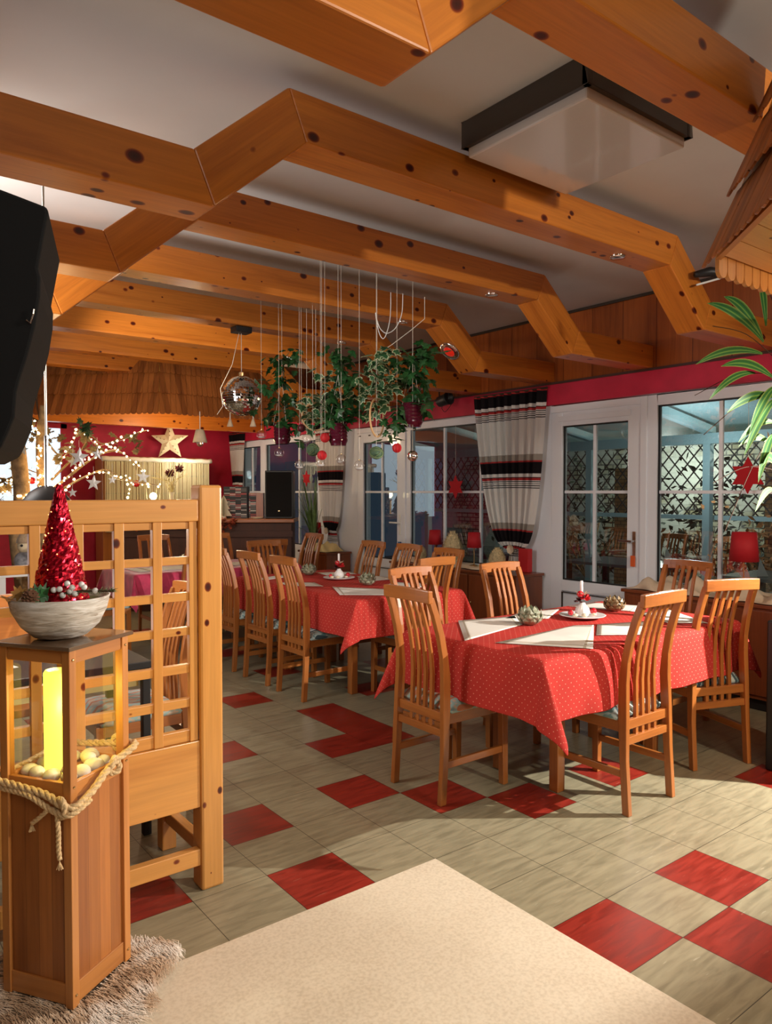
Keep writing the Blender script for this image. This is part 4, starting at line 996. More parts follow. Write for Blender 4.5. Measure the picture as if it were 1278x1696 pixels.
# ------------------------------------------------------------------ FUR RUG
fr_ = MB(); r_ = random.Random(21)
def on_rug(x, y):
    u = (x-.50); v = (y-2.20)
    base = ((x-.45)/.42)**2+((y-2.28)/.27)**2
    return base < 1+.12*math.sin(5*math.atan2(v, u))
cnt = 0
while cnt < 15000:
    x, y = r_.uniform(-.05, 1.0), r_.uniform(1.9, 2.7)
    if not on_rug(x, y): continue
    lx, ly = (x-.607)*math.cos(-LR)-(y-2.347)*math.sin(-LR), (x-.607)*math.sin(-LR)+(y-2.347)*math.cos(-LR)
    if abs(lx) < H_-.02 and abs(ly) < H_-.02: continue
    cnt += 1
    fx = math.sin(x*9+y*4)*.7+.5*math.sin(y*17); fy = math.cos(x*7-y*6)*.7-.35
    d_ = Vector((fx+.9*(x-.45), fy-.3, 0)); d_ = d_.normalized()
    L_ = r_.uniform(.045, .085); hh = r_.uniform(.012, .032); w = Vector((-d_.y, d_.x, 0))*r_.uniform(.0008, .0017)
    p = Vector((x, y, .004)); ps = [p, p+d_*L_*.35+Vector((0, 0, hh)), p+d_*L_*.75+Vector((r_.uniform(-.008, .008), r_.uniform(-.008, .008), hh*.9)), p+d_*L_+Vector((r_.uniform(-.015, .015), r_.uniform(-.015, .015), hh*.3))]
    n0 = len(fr_.v); fr_.add([ps[0]-w, ps[0]+w, ps[1]-w, ps[1]+w, ps[2]-w*.7, ps[2]+w*.7, ps[3]], [(0, 1, 3, 2), (2, 3, 5, 4), (4, 5, 6)])
o = fr_.build('fur_rug', M['fur']); tag(o, 'long-haired beige sheepskin rug on the floor under the wooden lantern', 'rug')
hide = MB(); pts = []
for i in range(40):
    a = 2*PI*i/40; k2 = 1
    for q in range(60):
        rr = q*.012
        if not on_rug(.45+rr*math.cos(a), 2.28+rr*math.sin(a)): break
    pts.append((.45+rr*.97*math.cos(a), 2.28+rr*.97*math.sin(a)))
hide.prism(pts, .003, .008, 'z').build('hide', plain('hide', (.35,.24,.16), .9), o)

# ================================================================== CONSOLES ALONG THE WINDOWS
def console(y0, y1, label, x0=5.0):
    t = thing('window_console', label, 'console', ((x0+XW)/2, (y0+y1)/2, 0))
    ch(MB().box(x0+.02, XW-.02, y0+.02, y1-.02, .08, .70), 'body', M['sideboardZ'], t, bevel=.003)
    ch(MB().box(x0, XW-.014, y0, y1, .70, .725), 'top_board', M['sideboardY'], t, bevel=.004)
    ch(MB().box(x0+.05, XW-.03, y0+.05, y1-.05, .001, .08), 'plinth', M['black'], t)
    n = max(2, int((y1-y0)/.55))
    for i in range(n):
        a = y0+.03+(y1-y0-.06)*i/n; b = y0+.03+(y1-y0-.06)*(i+1)/n
        d_ = ch(MB().box(x0+.006, x0+.022, a+.01, b-.01, .11, .68), 'door', M['sideboardZ'], t, bevel=.003)
        k_ = MB().ball((x0-.004, b-.05, .42), .010, 8, 6).build('knob', M['brass'], d_, smooth=True)
    return t
console(.35, 3.47, 'wooden console under the right window with beige draped cloth')
console(4.56, 6.42, 'wooden console under the middle window with red lamps and carved cones')
console(7.68, 8.36, 'wooden console in the far corner carrying the snake plant')
def drape(x0, x1, y0, y1, z, amp, label, mat, seed):
    r_ = random.Random(seed); ph = [r_.uniform(0, 6) for _ in range(6)]; nx, ny = 14, int((y1-y0)/.03)
    rows = []
    for i in range(nx+1):
        u = i/nx; rows.append([])
        for j in range(ny+1):
            y = y0+(y1-y0)*j/ny; x = x0+(x1-x0)*u
            e = math.sin(PI*u)**.5*min(1, min(j, ny-j)/3)
            hgt = .006+e*amp*(.45+.3*math.sin(y*19+ph[0]+3*u)+.25*math.sin(y*31+ph[1]-5*u)+.25*math.sin(y*11+u*9+ph[2]))
            rows[-1].append((x+.02*math.sin(y*23+ph[3]), y, z+max(.004, hgt)))
    o = grid_obj('draped_cloth', mat, rows, solid=.003); tag(o, label, 'cloth'); return o
drape(5.02, 5.34, .5, 3.42, .726, .11, 'beige cloth bunched along the right console', M['cream_cloth'], 4)
drape(5.04, 5.32, 4.9, 6.38, .726, .05, 'pale cloth bunched along the middle console', M['cream_cloth'], 9)
drape(5.02, 5.30, 7.72, 8.15, .726, .16, 'yellow tulle bunched on the far console beside the curtain', M['yellow_tulle'], 12)
def redlamp(y, label, x=5.16, s=1):
    t = thing('table_lamp', label, 'table lamp', (x, y, .745), group='red shaded table lamps')
    MB().lathe([(.05*s, 0), (.05*s, .01), (.012*s, .018)], 20).build('base', M['brass'], t, smooth=True)
    MB().tube([(0, 0, .015), (0, 0, .28*s)], .005).build('pole', M['brass'], t)
    MB().lathe([(.072*s, .185*s), (.060*s, .335*s), (.057*s, .335*s), (.069*s, .185*s)], 28).build('lamp_shade', M['lampshade'], t, smooth=True)
redlamp(5.84, 'small red-shaded table lamp left of the big carved cone'); redlamp(5.26, 'small red-shaded table lamp right of the big carved cone')
redlamp(2.58, 'red-shaded table lamp at the right edge before the big window', s=1.35)
redlamp(8.22, 'red-shaded table lamp beside the far tied curtain', x=5.2)
def carved(y, hh, ww, label, x=5.14, nm='carved_cone'):
    m = MB(); m.lathe([(ww*.5*math.sin(PI*(.12+.86*i/16))**.75*(1.0-.18*i/16), hh*i/16) for i in range(16)]+[(0, hh)], 28)
    o = m.build(nm, M['straw'], smooth=True); o.location = (x, y, .75); tag(o, label, 'ornament')
    m = MB(); n = 13
    for ring_ in range(13):
        t_ = (ring_+.5)/13; rr = ww*.5*math.sin(PI*(.12+.86*t_))**.75*(1-.18*t_)+.001
        for i in range(n):
            a = 2*PI*(i+.5*(ring_ % 2))/n; d_ = Vector((math.cos(a), math.sin(a), 0)); w = Vector((-math.sin(a), math.cos(a), 0)); c = d_*rr+Vector((0, 0, hh*t_)); q = PI*rr/n*1.0
            m.add([c-w*q, c+w*q, c+d_*.008+Vector((0, 0, hh*.07)), c-d_*.0+Vector((0, 0, -hh*.03))+d_*.004], [(0, 3, 2), (3, 1, 2)])
    m.build('carved_scales', M['straw'], o)
carved(5.55, .33, .215, 'tall carved straw-coloured cone between the two red lamps'); carved(4.93, .20, .165, 'small carved straw cone beside the tied curtain'); carved(6.05, .16, .13, 'smallest carved cone left of the first red lamp')
o = MB().ball((0, 0, 0), .05, 16, 10).build('glass_ball', M['grey_glass_ball'], smooth=True); o.location = (5.2, 5.06, .79); tag(o, 'greenish glass ball between red lamp and small carved cone', 'ball')
t = thing('red_wall_strip', 'strip of red wall behind the tied curtain, built as a box', 'box', (5.3, 4.72, .726)); MB().box(-.03, .03, -.06, .06, 0, .22).build('strip_body', M['red_matte'], t, bevel=.004)  # added box standing in for a strip of the red wall

# ------------------------------------------------------------------ CURTAINS
def curtain(ya, yb, z_top, tie_y, tie_z, bot_z, label, seed, X=5.315, tie=True, tw_=.05, bw_=.14):
    r_ = random.Random(seed); t = thing('curtain', label, 'curtain', (X, (ya+yb)/2, z_top), group=None); nz, ny = 54, 84; rows = []; uvs = []
    ph = r_.uniform(0, 6); nf = (yb-ya)/.105
    for i in range(nz+1):
        z = z_top+(bot_z-z_top)*i/nz; rows.append([]); uvs.append([])
        if tie:
            if z >= tie_z: k_ = ((z-tie_z)/(z_top-tie_z)); k_ = k_**.34
            else: k_ = -1
        else: k_ = .35+.65*(i/nz*-1+1)
        for j in range(ny+1):
            u = j/ny; yfull = ya+(yb-ya)*u
            if k_ >= 0: wn = tw_; yt = tie_y+(u-.5)*2*wn; y = yt+(yfull-yt)*k_
            else:
                q = (tie_z-z)/(tie_z-bot_z); y = tie_y+(u-.5)*2*(tw_+(bw_-tw_)*q**.6)
            am = .028 if k_ >= 0 else .03
            fold = am*math.sin(2*PI*nf*u+ph+.35*math.sin(3*u+z*2))+.012*math.sin(2*PI*nf*2.3*u+ph*2)
            x = X+fold*(.45+.55*min(1, max(0, k_) if k_ >= 0 else .6))-(.03*(1-abs(k_)) if tie else 0)
            rows[-1].append((x-X, y-(ya+yb)/2, z-z_top)); uvs[-1].append((u, z-z_top+(.0 if k_ < 0 else .02*(1-k_)*(4*(u-.5)**2))))
    o = grid_obj('fabric', M['curtain'], rows, t, uvs=uvs)
    m = MB().tube([(0, ya-(ya+yb)/2-.02, .004), (0, yb-(ya+yb)/2+.02, .004)], .010); m.build('curtain_rail', M['dark_frame'], t)
    if tie:
        m = MB(); c = Vector((-.055, tie_y-(ya+yb)/2, tie_z-z_top)); 
        for ring_ in range(3):
            for i in range(8):
                a = 2*PI*(i+.5*ring_)/8; d_ = Vector((-.35-.3*(2-ring_), math.cos(a), math.sin(a))).normalized(); w = Vector((0, -math.sin(a), math.cos(a)))*.016; p = c+Vector((-.006*ring_, 0, 0))
                m.add([p-w*.5, p+w*.5, p+d_*(.055-.012*ring_)+w, p+d_*(.062-.012*ring_), p+d_*(.055-.012*ring_)-w], [(0, 1, 2, 3, 4)])
        m.build('rosette', M['cream_cloth'], t)
    return t
curtain(4.50, 5.40, 2.425, 4.84, .935, .52, 'striped cream curtain tied with a rosette between middle window and glass door', 1)
curtain(7.72, 8.42, 2.405, 8.02, .98, .60, 'striped cream curtain tied with a rosette behind the hanging ivy pots', 2)
curtain(10.50, 10.96, 2.40, 10.7, .98, 1.35, 'narrow striped curtain hanging free in the far window corner', 3, tie=False)

# ------------------------------------------------------------------ RED WINDOW STARS
def star2d(n, R0, r0, a0=PI/2): return [((R0 if i % 2 == 0 else r0)*math.cos(a0+PI*i/n), (R0 if i % 2 == 0 else r0)*math.sin(a0+PI*i/n)) for i in range(2*n)]
def winstar(y, z, s, label):
    t = thing('window_star', label, 'star', (5.36, y, z), group='red felt stars on the windows'); m = MB(); m.prism([(p[0], p[1]) for p in star2d(6, s, s*.56)], -.003, .003, 'x'); m.build('star_body', M['red_felt'], t)
    MB().tube([(0, 0, s), (0, 0, 2.18-z)], .0012, 4).build('thread', M['thread'], t)
winstar(5.745, 1.53, .125, 'red six-pointed star hanging in the middle window'); winstar(2.66, 1.60, .135, 'large red six-pointed star hanging in the right window'); winstar(8.72, 1.66, .11, 'small red star hanging in the dark far window')

# ------------------------------------------------------------------ MIRROR BALL
mb = thing('mirror_ball', 'mirrored disco ball hanging below the small black motor box', 'mirror ball', (2.75, 5.46, 2.25))
m = MB(); r_ = random.Random(2); rows_ = 26; RB = .161
for i in range(rows_):
    t0, t1 = PI*(i+.06)/rows_, PI*(i+.94)/rows_; n = max(4, int(2*PI*math.sin((t0+t1)/2)*rows_/PI))
    for k_ in range(n):
        a0, a1 = 2*PI*(k_+.05)/n, 2*PI*(k_+.95)/n; j_ = [r_.uniform(-.0007, .0007) for _ in range(4)]
        pts = [(RB+j_[0], t0, a0), (RB+j_[1], t1, a0), (RB+j_[2], t1, a1), (RB+j_[3], t0, a1)]
        m.add([(q*math.sin(t_)*math.cos(a), q*math.sin(t_)*math.sin(a), q*math.cos(t_)) for q, t_, a in pts], [(0, 1, 2, 3)])
m.build('mirror_tiles', M['mirror'], mb)
MB().ball((0, 0, 0), RB-.004, 40, 26).build('core', plain('grey_core', (.25,.24,.22), .5), mb, smooth=True)
MB().lathe([(.03, .158), (.03, .185), (.012, .19)], 16).build('cap', M['brass'], mb)
m = MB(); m.tube([(0, 0, .185), (0, 0, .50)], .0025); m.tube([(-.02, 0, .50), (-.07, .02, .25), (-.165, .04, .05), (-.15, .03, -.09), (-.20, .03, -.16)], .0022); m.build('chain', M['thread'], mb)
mo = MB().box(-.07, .07, -.055, .055, -.048, 0).build('mirror_ball_motor', M['black'], bevel=.006); mo.location = (2.75, 5.46, 2.7995); tag(mo, 'small black motor box screwed under the beam above the mirror ball', 'motor')

# ------------------------------------------------------------------ HANGING DECORATION
def ivy(m, uvl, p, d_, s, r_):
    d_ = d_.normalized(); up = Vector((r_.uniform(-.5, .5), r_.uniform(-.5, .5), 1)); w = d_.cross(up)
    w = w.normalized() if w.length > .01 else Vector((1, 0, 0)); nrm = w.cross(d_)
    sh = [(0, 0), (.22, -.10), (.50, .10), (.30, .30), (.42, .58), (.16, .62), (0, 1), (-.16, .62), (-.42, .58), (-.30, .30), (-.50, .10), (-.22, -.10)]
    pts = [p+d_*(.32*s)+nrm*(.05*s)]+[p+w*(x*s)+d_*(y*s)-nrm*(abs(x)*.2*s) for x, y in sh]; n0 = len(m.v); n = len(sh)
    m.add(pts, [(0, i+1, (i+1) % n+1) for i in range(n)])
    uvl += [(0, 0)]+[(1, 0)]*n
def ceil_at(x, y):
    for b_ in [1.295]+BY:
        if b_ <= y <= b_+.185: return 2.80
    return CEIL
def foliage(name, spots, d, s, mat, parent, seed, per=24, spread=.05, droop=.5):
    per = int(per*.62)
    r_ = random.Random(seed); m = MB(); uv = []
    for (px, py) in spots:
        c = at(px, py, d)
        for _ in range(per):
            p = c+Vector((r_.gauss(0, spread), r_.gauss(0, spread), r_.gauss(0, spread*.8))); dd = Vector((r_.uniform(-1, 1), r_.uniform(-1, 1), r_.uniform(-1, .6)-droop)); ivy(m, uv, p, dd, s*r_.uniform(.6, 1.1), r_)
    me = bpy.data.meshes.new(name); off = Vector(parent.location); me.from_pydata([tuple(v-off) for v in m.v], [], m.f); me.materials.append(mat)
    o = bpy.data.objects.new(name, me); col.objects.link(o); o.parent = parent; set_uv(o, uv); return o
def hanging_pot(px, py, d, label, ztop, spots, seed, s=1.0, extra=None, leaf=None):
    c = at(px, py, d); t = thing('hanging_ivy_pot', label, 'hanging plant', c); hh = .155*s; w = .066*s
    prof = [(w*.55, -hh*.5), (w*.80, -hh*.5), (w*.86, -hh*.40), (w, -hh*.28)]
    for i in range(5): prof += [(w*1.0, -hh*.22+i*hh*.15), (w*.92, -hh*.15+i*hh*.15)]
    prof += [(w, hh*.5), (w*.88, hh*.5), (w*.80, -hh*.35), (0, -hh*.38)]
    MB().lathe(prof, 30).build('ribbed_glass_pot', M['purple_glass'], t)
    m = MB()
    for a in (.5, 2.6, 4.7): m.tube([(w*math.cos(a), w*math.sin(a), hh*.45), (0, 0, .42), ], .0015, 5)
    ztop = ceil_at(c.x, c.y); m.tube([(0, 0, .42), (0, 0, ztop-c.z)], .0015, 5); m.build('hanging_cord', M['thread'], t)
    foliage('foliage', spots, d, .088, leaf or M['leaf'], t, seed)
    r_ = random.Random(seed+5); m = MB(); pts = [at(a, b, d)-c for a, b in spots]
    m.tube([Vector((0, 0, hh*.4))]+pts[::-1], .003, 5); m.build('vine', plain('vine_stem', (.10,.12,.05), .7), t)
    return t
hanging_pot(467, 719, 5.75, 'ribbed purple glass pot with ivy, leftmost of the three hanging pots', 2.80, [(478, 585), (462, 602), (470, 622), (452, 640), (466, 662), (483, 668), (450, 688), (466, 697), (478, 712)], 31)
hanging_pot(560, 720, 5.25, 'ribbed purple glass pot with ivy, middle one of the three hanging pots', 2.80, [(556, 585), (568, 604), (575, 622), (584, 645), (566, 655), (552, 672), (572, 680), (585, 690), (548, 690), (560, 695)], 32)
hanging_pot(683, 688, 5.0, 'ribbed purple glass pot with ivy, rightmost of the three hanging pots', 2.80, [(718, 588), (700, 588), (682, 590), (674, 602), (688, 615), (673, 632), (697, 628), (690, 650), (678, 668), (664, 685), (656, 705), (697, 672)], 33, 1.05)
def hoop(px, py, d, r0, ax, label, spots, seed, ztop):
    c = at(px, py, d); t = thing('hanging_wood_hoop', label, 'hanging hoop', c); MB().ring((0, 0, 0), r0, .007, ax, (0, 0, 1)).build('hoop_ring', plain('hoop_wood', (.62,.38,.18), .5), t, smooth=True)
    ztop = ceil_at(c.x, c.y); MB().tube([(0, 0, r0), (0, 0, ztop-c.z)], .0015, 5).build('hanging_cord', M['thread'], t)
    foliage('ivy_foliage', spots, d, .090, M['ivy'], t, seed, 13, .045)
hoop(523, 690, 5.4, .100, tuple(RT), 'wooden hoop with variegated ivy hanging between the left pots', [(515, 668), (525, 675), (517, 690), (530, 690), (538, 668), (540, 640), (535, 618), (548, 612), (530, 655)], 41, 2.80)
hoop(624, 692, 4.95, .125, tuple((RT*.35+Vector((FW.x, FW.y, 0))*.93).normalized()), 'narrow seen wooden hoop with variegated ivy hanging left of the rightmost pot', [(640, 588), (630, 596), (620, 606), (636, 612), (650, 598), (612, 622), (628, 628), (640, 630), (604, 645), (640, 650), (625, 672), (630, 680)], 42, 2.80)
def hang_ball(px, py, d, r0, kind, label, ztop):
    c = at(px, py, d); nm = {'c': 'glass_bauble', 'r': 'honeycomb_bauble', 'g': 'twine_ball', 's': 'silver_bauble', 'd': 'dark_bauble'}[kind]
    t = thing(nm, label, 'bauble', c, group={'c': 'clear glass baubles on threads', 'r': 'red honeycomb baubles on threads', 'g': 'green twine balls on threads', 's': None, 'd': None}[kind])
    if kind == 'c':
        MB().ball((0, 0, 0), r0, 24, 16).build('glass_shell', M['bauble_glass'], t, smooth=True)
        MB().lathe([(0, -r0*.75), (r0*.6, -r0*.6), (r0*.75, -r0*.42), (0, -r0*.42)], 16).build('snow_filling', M['white'], t, smooth=True)
        MB().lathe([(.006, r0*.95), (.006, r0*1.15)], 8).build('cap', M['brass'], t)
    elif kind == 'r':
        m = MB(); m.lathe([(r0*math.sin(PI*i/12), -r0*math.cos(PI*i/12)) for i in range(13)], 48, mod=lambda a, i: 1-.16*(1 if int(a/(2*PI)*48) % 2 else 0)); m.build('paper_body', M['red_matte'], t)
    elif kind == 'g':
        MB().ball((0, 0, 0), r0*.96, 20, 14).build('ball_core', M['green_ball'], t, smooth=True); r_ = random.Random(int(px))
        m = MB()
        for i in range(9):
            a = Vector((r_.uniform(-1, 1), r_.uniform(-1, 1), r_.uniform(-1, 1))).normalized(); m.ring((0, 0, 0), r0, .0022, tuple(a.orthogonal().normalized()), tuple(a.cross(a.orthogonal().normalized())), 28, 5)
        m.build('twine_winding', M['fir'], t)
    else: MB().ball((0, 0, 0), r0, 20, 14).build('ball', M['chrome'] if kind == 's' else plain('dark_red_ball', (.08,.01,.015), .3), t, smooth=True)
    ztop = ceil_at(c.x, c.y); MB().tube([(0, 0, r0), (0, 0, ztop-c.z)], .0013, 5).build('thread', M['thread'], t)
for a in [(433, 720, 5.6, .036, 'c', 'clear glass bauble just right of the mirror ball', 2.8), (462, 750, 5.6, .036, 'c', 'clear glass bauble below the leftmost hanging pot', 2.8), (496, 770, 5.4, .034, 'c', 'clear glass bauble before the dark far window', 2.8),
          (508, 727, 5.4, .036, 'c', 'clear glass bauble under the left wooden hoop', 2.8), (531, 766, 5.2, .036, 'c', 'clear glass bauble touching the lower red honeycomb ball', 2.8), (565, 761, 5.2, .036, 'c', 'clear glass bauble in front of the far tied curtain', 2.8),
          (595, 771, 5.0, .036, 'c', 'clear glass bauble right of the far curtain', 2.8), (683, 755, 4.95, .036, 's', 'silver bauble below the rightmost hanging pot', 2.8), (538, 725, 5.2, .034, 'r', 'red honeycomb bauble left of the middle hanging pot', 2.8),
          (533, 754, 5.2, .034, 'r', 'red honeycomb bauble below the left wooden hoop', 2.8), (657, 742, 4.95, .032, 'r', 'red honeycomb bauble before the white garden door', 2.8), (518, 745, 5.3, .045, 'g', 'dark green twine ball beneath the left hoop', 2.8),
          (623, 750, 4.9, .045, 'g', 'green twine ball beneath the right hoop', 2.8), (499, 709, 5.4, .030, 'd', 'dark red bauble left of the left hoop', 2.8)]:
    hang_ball(*a)
# white cable loops and cords under the third beam
cb = thing('looped_white_cable', 'thin white cable looping below the beam near the red lamp', 'cable', at(625, 520, 5.2))
def rl(px, py, d): return at(px, py, d)-Vector(cb.location)
def spl(pts, n=8):
    pts = [Vector(p) for p in pts]; out = []
    for i in range(len(pts)-1):
        p0, p1, p2, p3 = pts[max(0, i-1)], pts[i], pts[i+1], pts[min(len(pts)-1, i+2)]
        for q in range(n):
            t_ = q/n; out.append(.5*((2*p1)+(p2-p0)*t_+(2*p0-5*p1+4*p2-p3)*t_*t_+(3*p1-p0-3*p2+p3)*t_**3))
    return out+[pts[-1]]
MB().tube(spl([rl(*p) for p in [(647, 484, 5.15), (646, 525, 5.2), (640, 552, 5.2), (634, 561, 5.2), (628, 552, 5.2), (624, 535, 5.2), (622, 522, 5.22)]]), .003, 6).build('cable', M['white_plastic'], cb)
MB().tube(spl([rl(*p) for p in [(667, 486, 5.1), (665, 520, 5.15), (655, 543, 5.2), (641, 552, 5.2), (630, 545, 5.2), (624, 530, 5.2), (622, 520, 5.22)]]), .003, 6).build('cable', M['white_plastic'], cb)
MB().tube([rl(703, 492, 5.0), rl(703, 528, 5.0), rl(679, 548, 5.05), rl(650, 570, 5.1), rl(635, 580, 5.1)], .0022, 5).build('cord', M['thread'], cb)
MB().tube([rl(622, 518, 5.2), rl(625, 542, 5.2)], .005, 6).build('hook', M['white_plastic'], cb)

# ------------------------------------------------------------------ small black stage spotlight on the veneer
st = thing('stage_spotlight', 'small black stage spotlight under the wood panelling left of the big curtain', 'spotlight', (5.20, 5.75, 2.43))
m = MB().lathe([(.03, -.09), (.055, -.07), (.06, .05), (.07, .08), (.064, .08), (.05, .06), (0, .05)], 20); m.v = [Matrix.Rotation(R(80), 4, 'X') @ v for v in m.v]; m.build('lamp_body', M['black'], st, smooth=True)
m = MB(); m.tube([(0, -.07, 0), (0, -.075, .10), (0, 0, .13), (0, .075, .10), (0, .07, 0)], .008); m.tube([(0, 0, .13), (.17, 0, .16)], .008); m.build('bracket', M['black'], st)
m = MB(); m.tube(spl([(.10, -.05, .15), (.05, -.09, .0), (0, -.03, -.12), (0, .03, -.09), (0, .02, -.05)]), .003, 5); m.build('cable', M['black'], st)
# black lamp arm by the near canopy
st = thing('stage_light_arm', 'black lamp arm beside the sloping beam near the right canopy', 'spotlight', at(1182, 452, 4.4))
lc = Vector(st.location)
MB().tube([at(1150, 455, 4.4)-lc, at(1175, 450, 4.4)-lc, at(1200, 453, 4.4)-lc, at(1230, 462, 4.4)-lc], [.018, .03, .03, .015]).build('lamp_body', M['black'], st, smooth=True)
MB().tube([at(1230, 462, 4.4)-lc, Vector((4.9, 1.9, 3.125))-lc], .01).build('arm', M['black'], st)
MB().tube([at(1153, 472, 4.4)-lc, at(1192, 461, 4.4)-lc], .006).build('white_tube', M['white_plastic'], st)
# loudspeaker at upper left (hung close to the camera)
sp = thing('hanging_loudspeaker', 'large black loudspeaker hanging at the upper left edge close to the camera', 'loudspeaker', at(0, 500, 1.45))
lc = Vector(sp.location); F2 = Vector((FW.x, FW.y, 0)).normalized()
outl = [(-230, 235), (0, 312), (78, 342), (80, 352), (70, 405), (63, 443), (67, 458), (66, 490), (58, 540), (45, 590), (32, 630), (27, 650), (24, 690), (12, 720), (0, 745), (-30, 760), (-230, 760)]
a = [at(px, py, 1.40)-lc for px, py in outl]; b = [p+F2*.02*0+F2*.30-RT*.11 for p in a]
m = MB(); n = len(a); m.add(a+b, [list(range(n)), list(range(2*n-1, n-1, -1))]+[(i, i+n, (i+1) % n+n, (i+1) % n) for i in range(n)]); m.build('cabinet', M['black_soft'], sp, bevel=.006)
m = MB(); m.tube([at(44, 530, 1.395)-lc, at(50, 535, 1.395)-lc, at(55, 520, 1.395)-lc, at(56, 512, 1.395)-lc], .0018); m.build('logo_strip', M['chrome'], sp)
MB().tube([at(-150, 300, 1.55)-lc, Vector((at(-150, 300, 1.55).x, at(-150, 300, 1.55).y, CEIL-.002))-lc], .02).build('ceiling_bracket', M['black'], sp)

# ================================================================== FAR BAR AREA
A_, C_ = Vector((2.94, 9.23, 0)), Vector((4.66, 7.95, 0)); bd = (C_-A_).normalized(); bn = Vector((bd.y, -bd.x, 0))  # bn points to the room side
if bn.dot(Vector((-1, -1, 0))) < 0: bn = -bn
L_ = (C_-A_).length; fr2 = Matrix(((bd.x, -bn.x, 0, A_.x), (bd.y, -bn.y, 0, A_.y), (0, 0, 1, 0), (0, 0, 0, 1)))
bar = thing('bar_counter', 'dark wooden bar counter behind the tables under the shingled canopy', 'bar counter', A_)
def chf(m, nm, mat, t, **k):
    m.v = [fr2 @ v for v in m.v]; o = m.build(nm, mat, frame=fr2.copy(), **k); o.parent = t; o.matrix_parent_inverse = Matrix.Translation(-Vector(t.location)); return o
chf(MB().box(0, L_, .06, .5, .001, 1.10), 'front', M['darkZ'], bar)
chf(MB().box(-.04, L_+.04, 0, .56, 1.10, 1.145), 'worktop', M['chairX'], bar, bevel=.006)
chf(MB().box(-.02, L_+.02, .03, .06, .92, 1.0), 'moulding', M['darkX'], bar)
def onbar(u, v, z=1.1455): return A_+bd*u-bn*v+Vector((0, 0, z))
def faceout(o): o.rotation_euler = (0, 0, math.atan2(bd.y, bd.x)); return o
t = thing('black_speaker', 'black loudspeaker standing on the bar counter before the far window', 'loudspeaker', onbar(1.98, .30)); faceout(t)
MB().box(-.175, .175, -.14, .14, .0, .60).build('cabinet', M['black'], t, bevel=.008); MB().box(-.16, .16, -.145, -.139, .02, .58).build('grille', M['black_soft'], t)
MB().box(-.010, .010, -.149, -.144, .09, .10).build('badge', M['brass'], t)
t = thing('media_rack', 'black rack full of discs on the bar left of the speaker', 'rack', onbar(1.42, .34)); faceout(t); MB().box(-.15, .15, -.08, .08, 0, .40).build('rack_body', M['black'], t); MB().box(-.14, .14, -.088, -.079, .01, .39).build('disc_spines', M['media'], t)
t = thing('media_rack', 'small wooden disc rack with orange side beside the black speaker', 'rack', onbar(1.68, .32)); faceout(t); MB().box(-.09, .09, -.07, .07, 0, .32).build('rack_body', M['chairZ'], t); MB().box(-.088, .0, -.078, -.069, .01, .30).build('disc_spines', M['media'], t)
t = thing('paper_tree', 'folded cream paper fir tree on the bar beside the partition post', 'paper tree', onbar(1.30, .12, 1.15)); m = MB()
for i in range(18):
    a = 2*PI*i/18; d_ = Vector((math.cos(a), math.sin(a), 0)); pr = [(0, 0), (.10, 0), (.045, .09), (.075, .085), (.035, .16), (.055, .155), (0, .26)]
    m.add([d_*x+Vector((0, 0, z+.03)) for x, z in pr], [list(range(len(pr)))])
m.build('paper_fins', M['paper'], t); MB().lathe([(.03, 0), (.03, .03)], 10).build('foot', M['paper'], t)
t = thing('paper_tree', 'second small cream paper tree half hidden behind the partition post', 'paper tree', onbar(.98, .2, 1.15)); m = MB()
for i in range(14):
    a = 2*PI*i/14; d_ = Vector((math.cos(a), math.sin(a), 0)); m.add([d_*x+Vector((0, 0, z)) for x, z in [(0, 0), (.07, 0), (.03, .08), (.045, .08), (0, .18)]], [(0, 1, 2, 3, 4)])
m.build('paper_fins', M['paper'], t)
t = thing('garland', 'red and brown artificial garland along the front edge of the bar', 'garland', onbar(1.1, -.03, 1.08)); m = MB(); r_ = random.Random(4)
for i in range(320):
    u = r_.uniform(-1.0, .38); p = bd*u+Vector((0, 0, r_.gauss(.02, .035)))+bn*r_.uniform(.0, .07); maple(m, p, (r_.uniform(-1, 1), r_.uniform(-1, 1), r_.uniform(-1, 1)), (0, 0, 1), .05)
m.build('leaves', plain('garland_leaf', (.30,.05,.02), .6, noise=.5), t)
t = thing('ashtray', 'small flat white dish on the bar beside the speaker', 'dish', onbar(1.72, .08)); MB().lathe([(.05, 0), (.08, .02), (.07, .02), (.0, .01)], 18).build('dish', M['paper'], t)
# glass votive light
t = thing('glass_votive', 'bright candle in a square glass holder on the bar', 'votive', onbar(.42, .15)); m = MB(); w = .055
for sx in (-1, 1):
    for sy in (-1, 1): m.tube([(sx*w, sy*w, .20), (sx*w*1.2, sy*w*1.2, .38)], .003, 4)
m.box(-w, w, -w, w, .0, .20); m.build('holder', M['paper'], t); MB().ball((0, 0, .28), .045).build('flame_glow', M['lamp_on'], t, smooth=True)
t = thing('table_light', 'glowing round lamp on the bar half hidden behind the partition post', 'lamp', onbar(.95, .34)); MB().lathe([(.03, 0), (.03, .2), (.05, .22)], 12).build('foot', M['brass'], t); MB().ball((0, 0, .29), .05).build('globe', M['lamp_on'], t, smooth=True)
